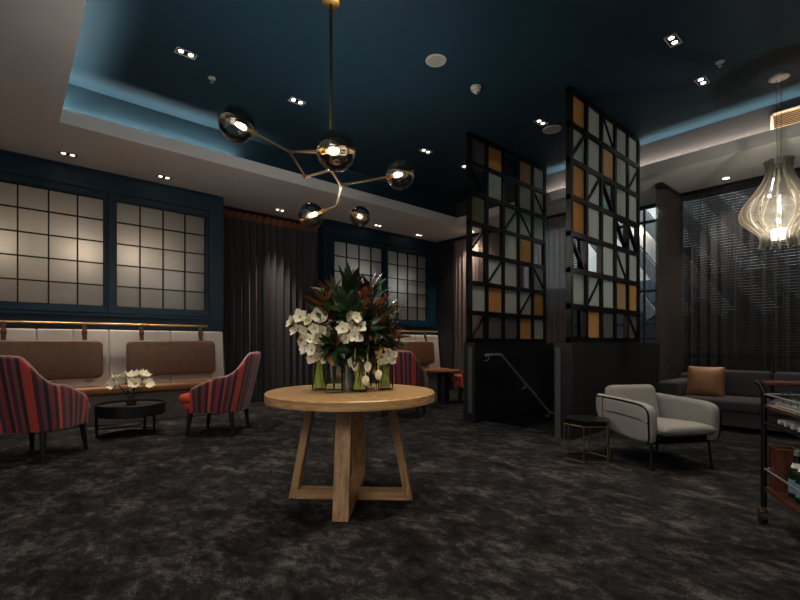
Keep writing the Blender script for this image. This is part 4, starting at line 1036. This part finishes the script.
# hexagonal side table
t = thing('hexagonal_side_table', 'small hexagonal side table with black top and thin brass frame', 'side table', (-1.985, 4.07, 0), CR)
HX = [(  .212 * cos(radians(60 * k + 0)), .212 * sin(radians(60 * k + 0))) for k in range(6)]
b = BM(); v0 = [b.verts.new((x * .98, y * .98, .33)) for x, y in HX]; v1 = [b.verts.new((x * .98, y * .98, .375)) for x, y in HX]
b.faces.new(v1); b.faces.new(list(reversed(v0)))
for k in range(6): b.faces.new((v0[k], v0[(k + 1) % 6], v1[(k + 1) % 6], v1[k]))
obj('table_top', b, PM('black_lacquer', (10, 10, 11), .35, var=.1), t, smooth=0)
for z in (.006, .325):
    b = BM(); tube(b, [(x, y, z) for x, y in HX], .0055, 6, closed=True); obj('frame_ring', b, MT['bronze'], t)
for x, y in HX:
    b = BM(); tube(b, [(x, y, 0), (x, y, .33)], .0055, 6); obj('leg', b, MT['bronze'], t)

# ------------------------------------------------------------------ dark sofa and cushion
t = thing('sofa', 'long dark grey sofa along the sheer curtains', 'sofa', (-1.06, 7.14, 0))
b = BM(); box(b, -1.16, 1.30, -.47, .45, .06, .23); obj('base', b, MT['sofa'], t)
for (x0, x1) in ((-.96, -.08), (-.08, 1.06)):
    b = BM(); rbox(b, x0 + .003, x1 - .003, -.50, .30, .23, .375, .045, 4); obj('seat_cushion', b, MT['sofa'], t)
    b = BM(); m = Matrix.Translation((0, .20, .355)) @ Matrix.Rotation(radians(-10), 4, 'X'); rbox(b, x0 + .005, x1 - .005, -.08, .09, 0, .36, .05, 4, m); obj('back_cushion', b, MT['sofa'], t)
b = BM(); rbox(b, -1.18, 1.30, .33, .47, .06, .64, .04, 3); obj('back_frame', b, MT['sofa'], t)
for s in (-1, 1):
    b = BM(); x0, x1 = (-1.20, -.97) if s < 0 else (1.07, 1.30); rbox(b, x0, x1, -.49, .40, .06, .565, .05, 4); obj('arm', b, MT['sofa'], t)
for x in (-1.1, 1.2):
    for y in (-.4, .38):
        b = BM(); tube(b, [(x, y, 0), (x, y, .08)], .02, 8); obj('leg', b, MT['black'], t)
t = thing('throw_cushion', 'square tan leather cushion leaning on the dark sofa', 'cushion', (-1.80, 7.05, .37), radians(8))
b = BM(); m = Matrix.Translation((0, 0, .20)) @ Matrix.Rotation(radians(70), 4, 'X'); cushion(b, .42, .40, .075, m, 3, .6, 20, .04); obj('cushion_cover', b, MT['cognac'], t)
b = BM(); nP = 40; pts = []
for k in range(nP):
    u = k / nP * 4; e = int(u); f = u - e
    q = [(-1 + 2 * f, -1), (1, -1 + 2 * f), (1 - 2 * f, 1), (-1, 1 - 2 * f)][e]; x = .21 * q[0] * (1 - .04 * (1 - q[1] ** 2)); y = .20 * q[1] * (1 - .04 * (1 - q[0] ** 2)); pts.append(m @ Vector((x, y, 0)))
tube(b, pts, .005, 6, closed=True); obj('piping', b, MT['cognac'], t)

# ------------------------------------------------------------------ bar cart
CW, CLn = .46, .86
t = thing('bar_cart', 'black metal bar cart with timber handle and shelves at the right edge', 'bar cart', (-.571, 3.40, 0), radians(28.05))
PO = [(0, 0), (CW, 0), (0, -CLn), (CW, -CLn)]
for x, y in PO:
    sy = 1 if y == 0 else -1; sx = -1 if x == 0 else 1
    b = BM(); tube(b, spline([(x, y, .10), (x, y, .45), (x, y, .76), (x + sx * .004, y + sy * .006, .80), (x + sx * .014, y + sy * .020, .833), (x + sx * .028, y + sy * .034, .842)], 5), .0155, 12); obj('post', b, MT['black'], t)
    b = BM(); m_ = (x - .008, y, 0); tube(b, [(x, y, .10), (x, y, .075)], .012, 10); box(b, x - .03, x - .024, y - .012, y + .012, .025, .085); box(b, x + .012, x + .018, y - .012, y + .012, .025, .085); box(b, x - .03, x + .018, y - .012, y + .012, .078, .085)
    ca = obj('caster', b, MT['bronze'], t)
    b = BM(); tube(b, [(x - .022, y, .033), (x + .010, y, .033)], .033, 20); obj('wheel', b, MT['tyre'], ca)
for y in (.022, -CLn - .022):
    b = BM(); tube(b, [(0.0, y, .838), (CW, y, .838)], .015, 12); obj('handle', b, MT['redwood'], t)
b = BM(); box(b, .0, CW, -CLn, 0, .695, .712); obj('shelf', b, MT['walnut'], t)
b = BM(); box(b, .0, CW, -CLn, 0, .20, .222); obj('shelf', b, MT['walnut'], t)
for z in (.775, .33):
    b = BM(); tube(b, [(0, 0, z), (0, -CLn, z)], .005, 8); tube(b, [(CW, 0, z), (CW, -CLn, z)], .005, 8); tube(b, [(0, 0, z), (CW, 0, z)], .005, 8); tube(b, [(0, -CLn, z), (CW, -CLn, z)], .005, 8); obj('guard_rail', b, MT['steel'], t)
b = BM()
for y in (-.04, -.42, -.80): tube(b, [(0, y, .605), (CW, y, .605)], .004, 6)
for x in (0, CW): tube(b, [(x, 0, .605), (x, -CLn, .605)], .006, 6)
obj('hanging_rack', b, MT['black'], t)
CC, CS = cos(radians(28.05)), sin(radians(28.05))
def cart(x, y, z): return (-.571 + x * CC - y * CS, 3.40 + x * CS + y * CC, z)
# tray and glasses
t = thing('serving_tray', 'serving tray coloured white for its bright reflections on the top shelf of the bar cart', 'tray', cart(.23, -.36, .712), radians(28.05))
b = BM(); rbox(b, -.19, .19, -.32, .32, 0, .008, .003, 2); obj('tray_base', b, PM('tray_glint_white', (235, 232, 226), .4, 0.0, var=.03), t)  # plain white base paints in the bright reflections of the tray
b = BM()
for (x0, x1, y0, y1) in ((-.19, -.183, -.32, .32), (.183, .19, -.32, .32), (-.183, .183, -.32, -.313), (-.183, .183, .313, .32)): box(b, x0, x1, y0, y1, .008, .022)
obj('tray_rim', b, MT['steel'], t)
GL = [((.09, -.09), 'cut glass tumbler on the cart tray closest to the timber handle post'), ((.09, -.18), 'cut glass tumbler second along the near side rail of the cart tray'), ((.09, -.27), 'cut glass tumbler third along the near side rail of the cart tray'),
      ((.18, -.09), 'cut glass tumbler second along the timber handle end of the cart tray'), ((.18, -.18), 'cut glass tumbler in the second row of the cart tray'), ((.27, -.09), 'cut glass tumbler third along the timber handle end of the cart tray'),
      ((.09, -.36), 'cut glass tumbler fourth along the near side rail, nearest the picture edge'), ((.18, -.27), 'cut glass tumbler in the middle of the cart tray behind the third')]
g0 = None
for i, ((x, y), lb) in enumerate(GL):
    lab = lb
    if g0 is None:
        g0 = thing('tumbler', lab, 'glass', cart(x, y, .72), 0, 'tumblers on the bar cart')
        b = BM(); lathe(b, [(.0001, 0), (.030, 0), (.036, .075), (.034, .075), (.029, .010), (.0001, .010)], 20); obj('glass_body', b, MT['vaseglass'], g0)
        b = BM()
        for k in range(12):
            a = k * pi / 6; tube(b, [(.0312 * cos(a), .0312 * sin(a), .008), (.034 * cos(a + .25), .034 * sin(a + .25), .042)], .0016, 4)
        obj('cut_pattern', b, THIN('cut_glass', (.97, .98, 1), .3, .05, (.8, .8, .8), .3), g0)
    else: dup(g0, cart(x, y, .72), i * .3, lab)
rl = None
for i, (x, y) in enumerate(((.09, -.09), (.09, -.17), (.09, -.25), (.09, -.33))):
    lab = ['white rolled napkin under the cart top, nearest the black post', 'white rolled napkin under the cart top, second from the black post', 'white rolled napkin under the cart top, third from the black post', 'white rolled napkin under the cart top, farthest from the black post'][i]
    if rl is None:
        rl = thing('rolled_napkin', lab, 'napkin', cart(x, y, .602), radians(28), 'rolled napkins on the bar cart')
        b = BM(); tube(b, [(-.05, 0, .022), (.19, 0, .022)], .014, 14); obj('roll', b, MT['cloth'], rl)
        b = BM(); sp = [(-.051, .002 * k * cos(k * .9), .022 + .002 * k * sin(k * .9)) for k in range(7)]; tube(b, sp, .002, 5); obj('rolled_edge', b, MT['cloth'], rl)
    else: dup(rl, cart(x, y, .602), radians(28), lab)
t = thing('wooden_box', 'tall red brown open box on the lower shelf of the bar cart', 'box', cart(.085, -.045, .222), radians(28.05))
b = BM(); k = .008; w = .055
for (x0, x1, y0, y1) in ((-w, w, -w, -w + k), (-w, w, w - k, w), (-w, -w + k, -w + k, w - k), (w - k, w, -w + k, w - k)): box(b, x0, x1, y0, y1, .008, .245)
obj('box_sides', b, MT['redwood'], t)
b = BM(); box(b, -w, w, -w, w, 0, .008); obj('box_base', b, MT['redwood'], t)
b = BM(); tube(b, [(-w, -w, .245), (w, -w, .245), (w, w, .245), (-w, w, .245)], .004, 6, closed=True); obj('rim', b, MT['bronze'], t)
t0 = None
for i, (x, y, lb) in enumerate(((.088, -.19, 'green glass water bottle with pale blue label next to the red brown box'), (.17, -.13, 'green glass water bottle behind the first bottle on the lower shelf'), (.085, -.28, 'green glass water bottle further along the lower cart shelf'))):
    if t0 is None:
        t0 = thing('water_bottle', lb, 'bottle', cart(x, y, .222), radians(28), 'green bottles on the bar cart')
        b = BM(); lathe(b, [(.0001, 0), (.036, 0), (.038, .006), (.038, .13), (.034, .155), (.018, .195), (.0135, .215), (.0135, .25), (.0001, .25)], 24); obj('bottle_glass', b, MT['bottle'], t0)
        b = BM(); lathe(b, [(.0386, .03), (.0386, .105)], 24, caps=False); obj('label_band', b, MT['label'], t0)
        b = BM(); lathe(b, [(.0345, .152), (.0195, .194)], 24, caps=False); obj('neck_label', b, MT['cloth'], t0)
        b = BM(); lathe(b, [(.0145, .235), (.0145, .262), (.0001, .262)], 16); obj('cap', b, MT['steel'], t0)
    else: dup(t0, cart(x, y, .222), .3 * i, lb)
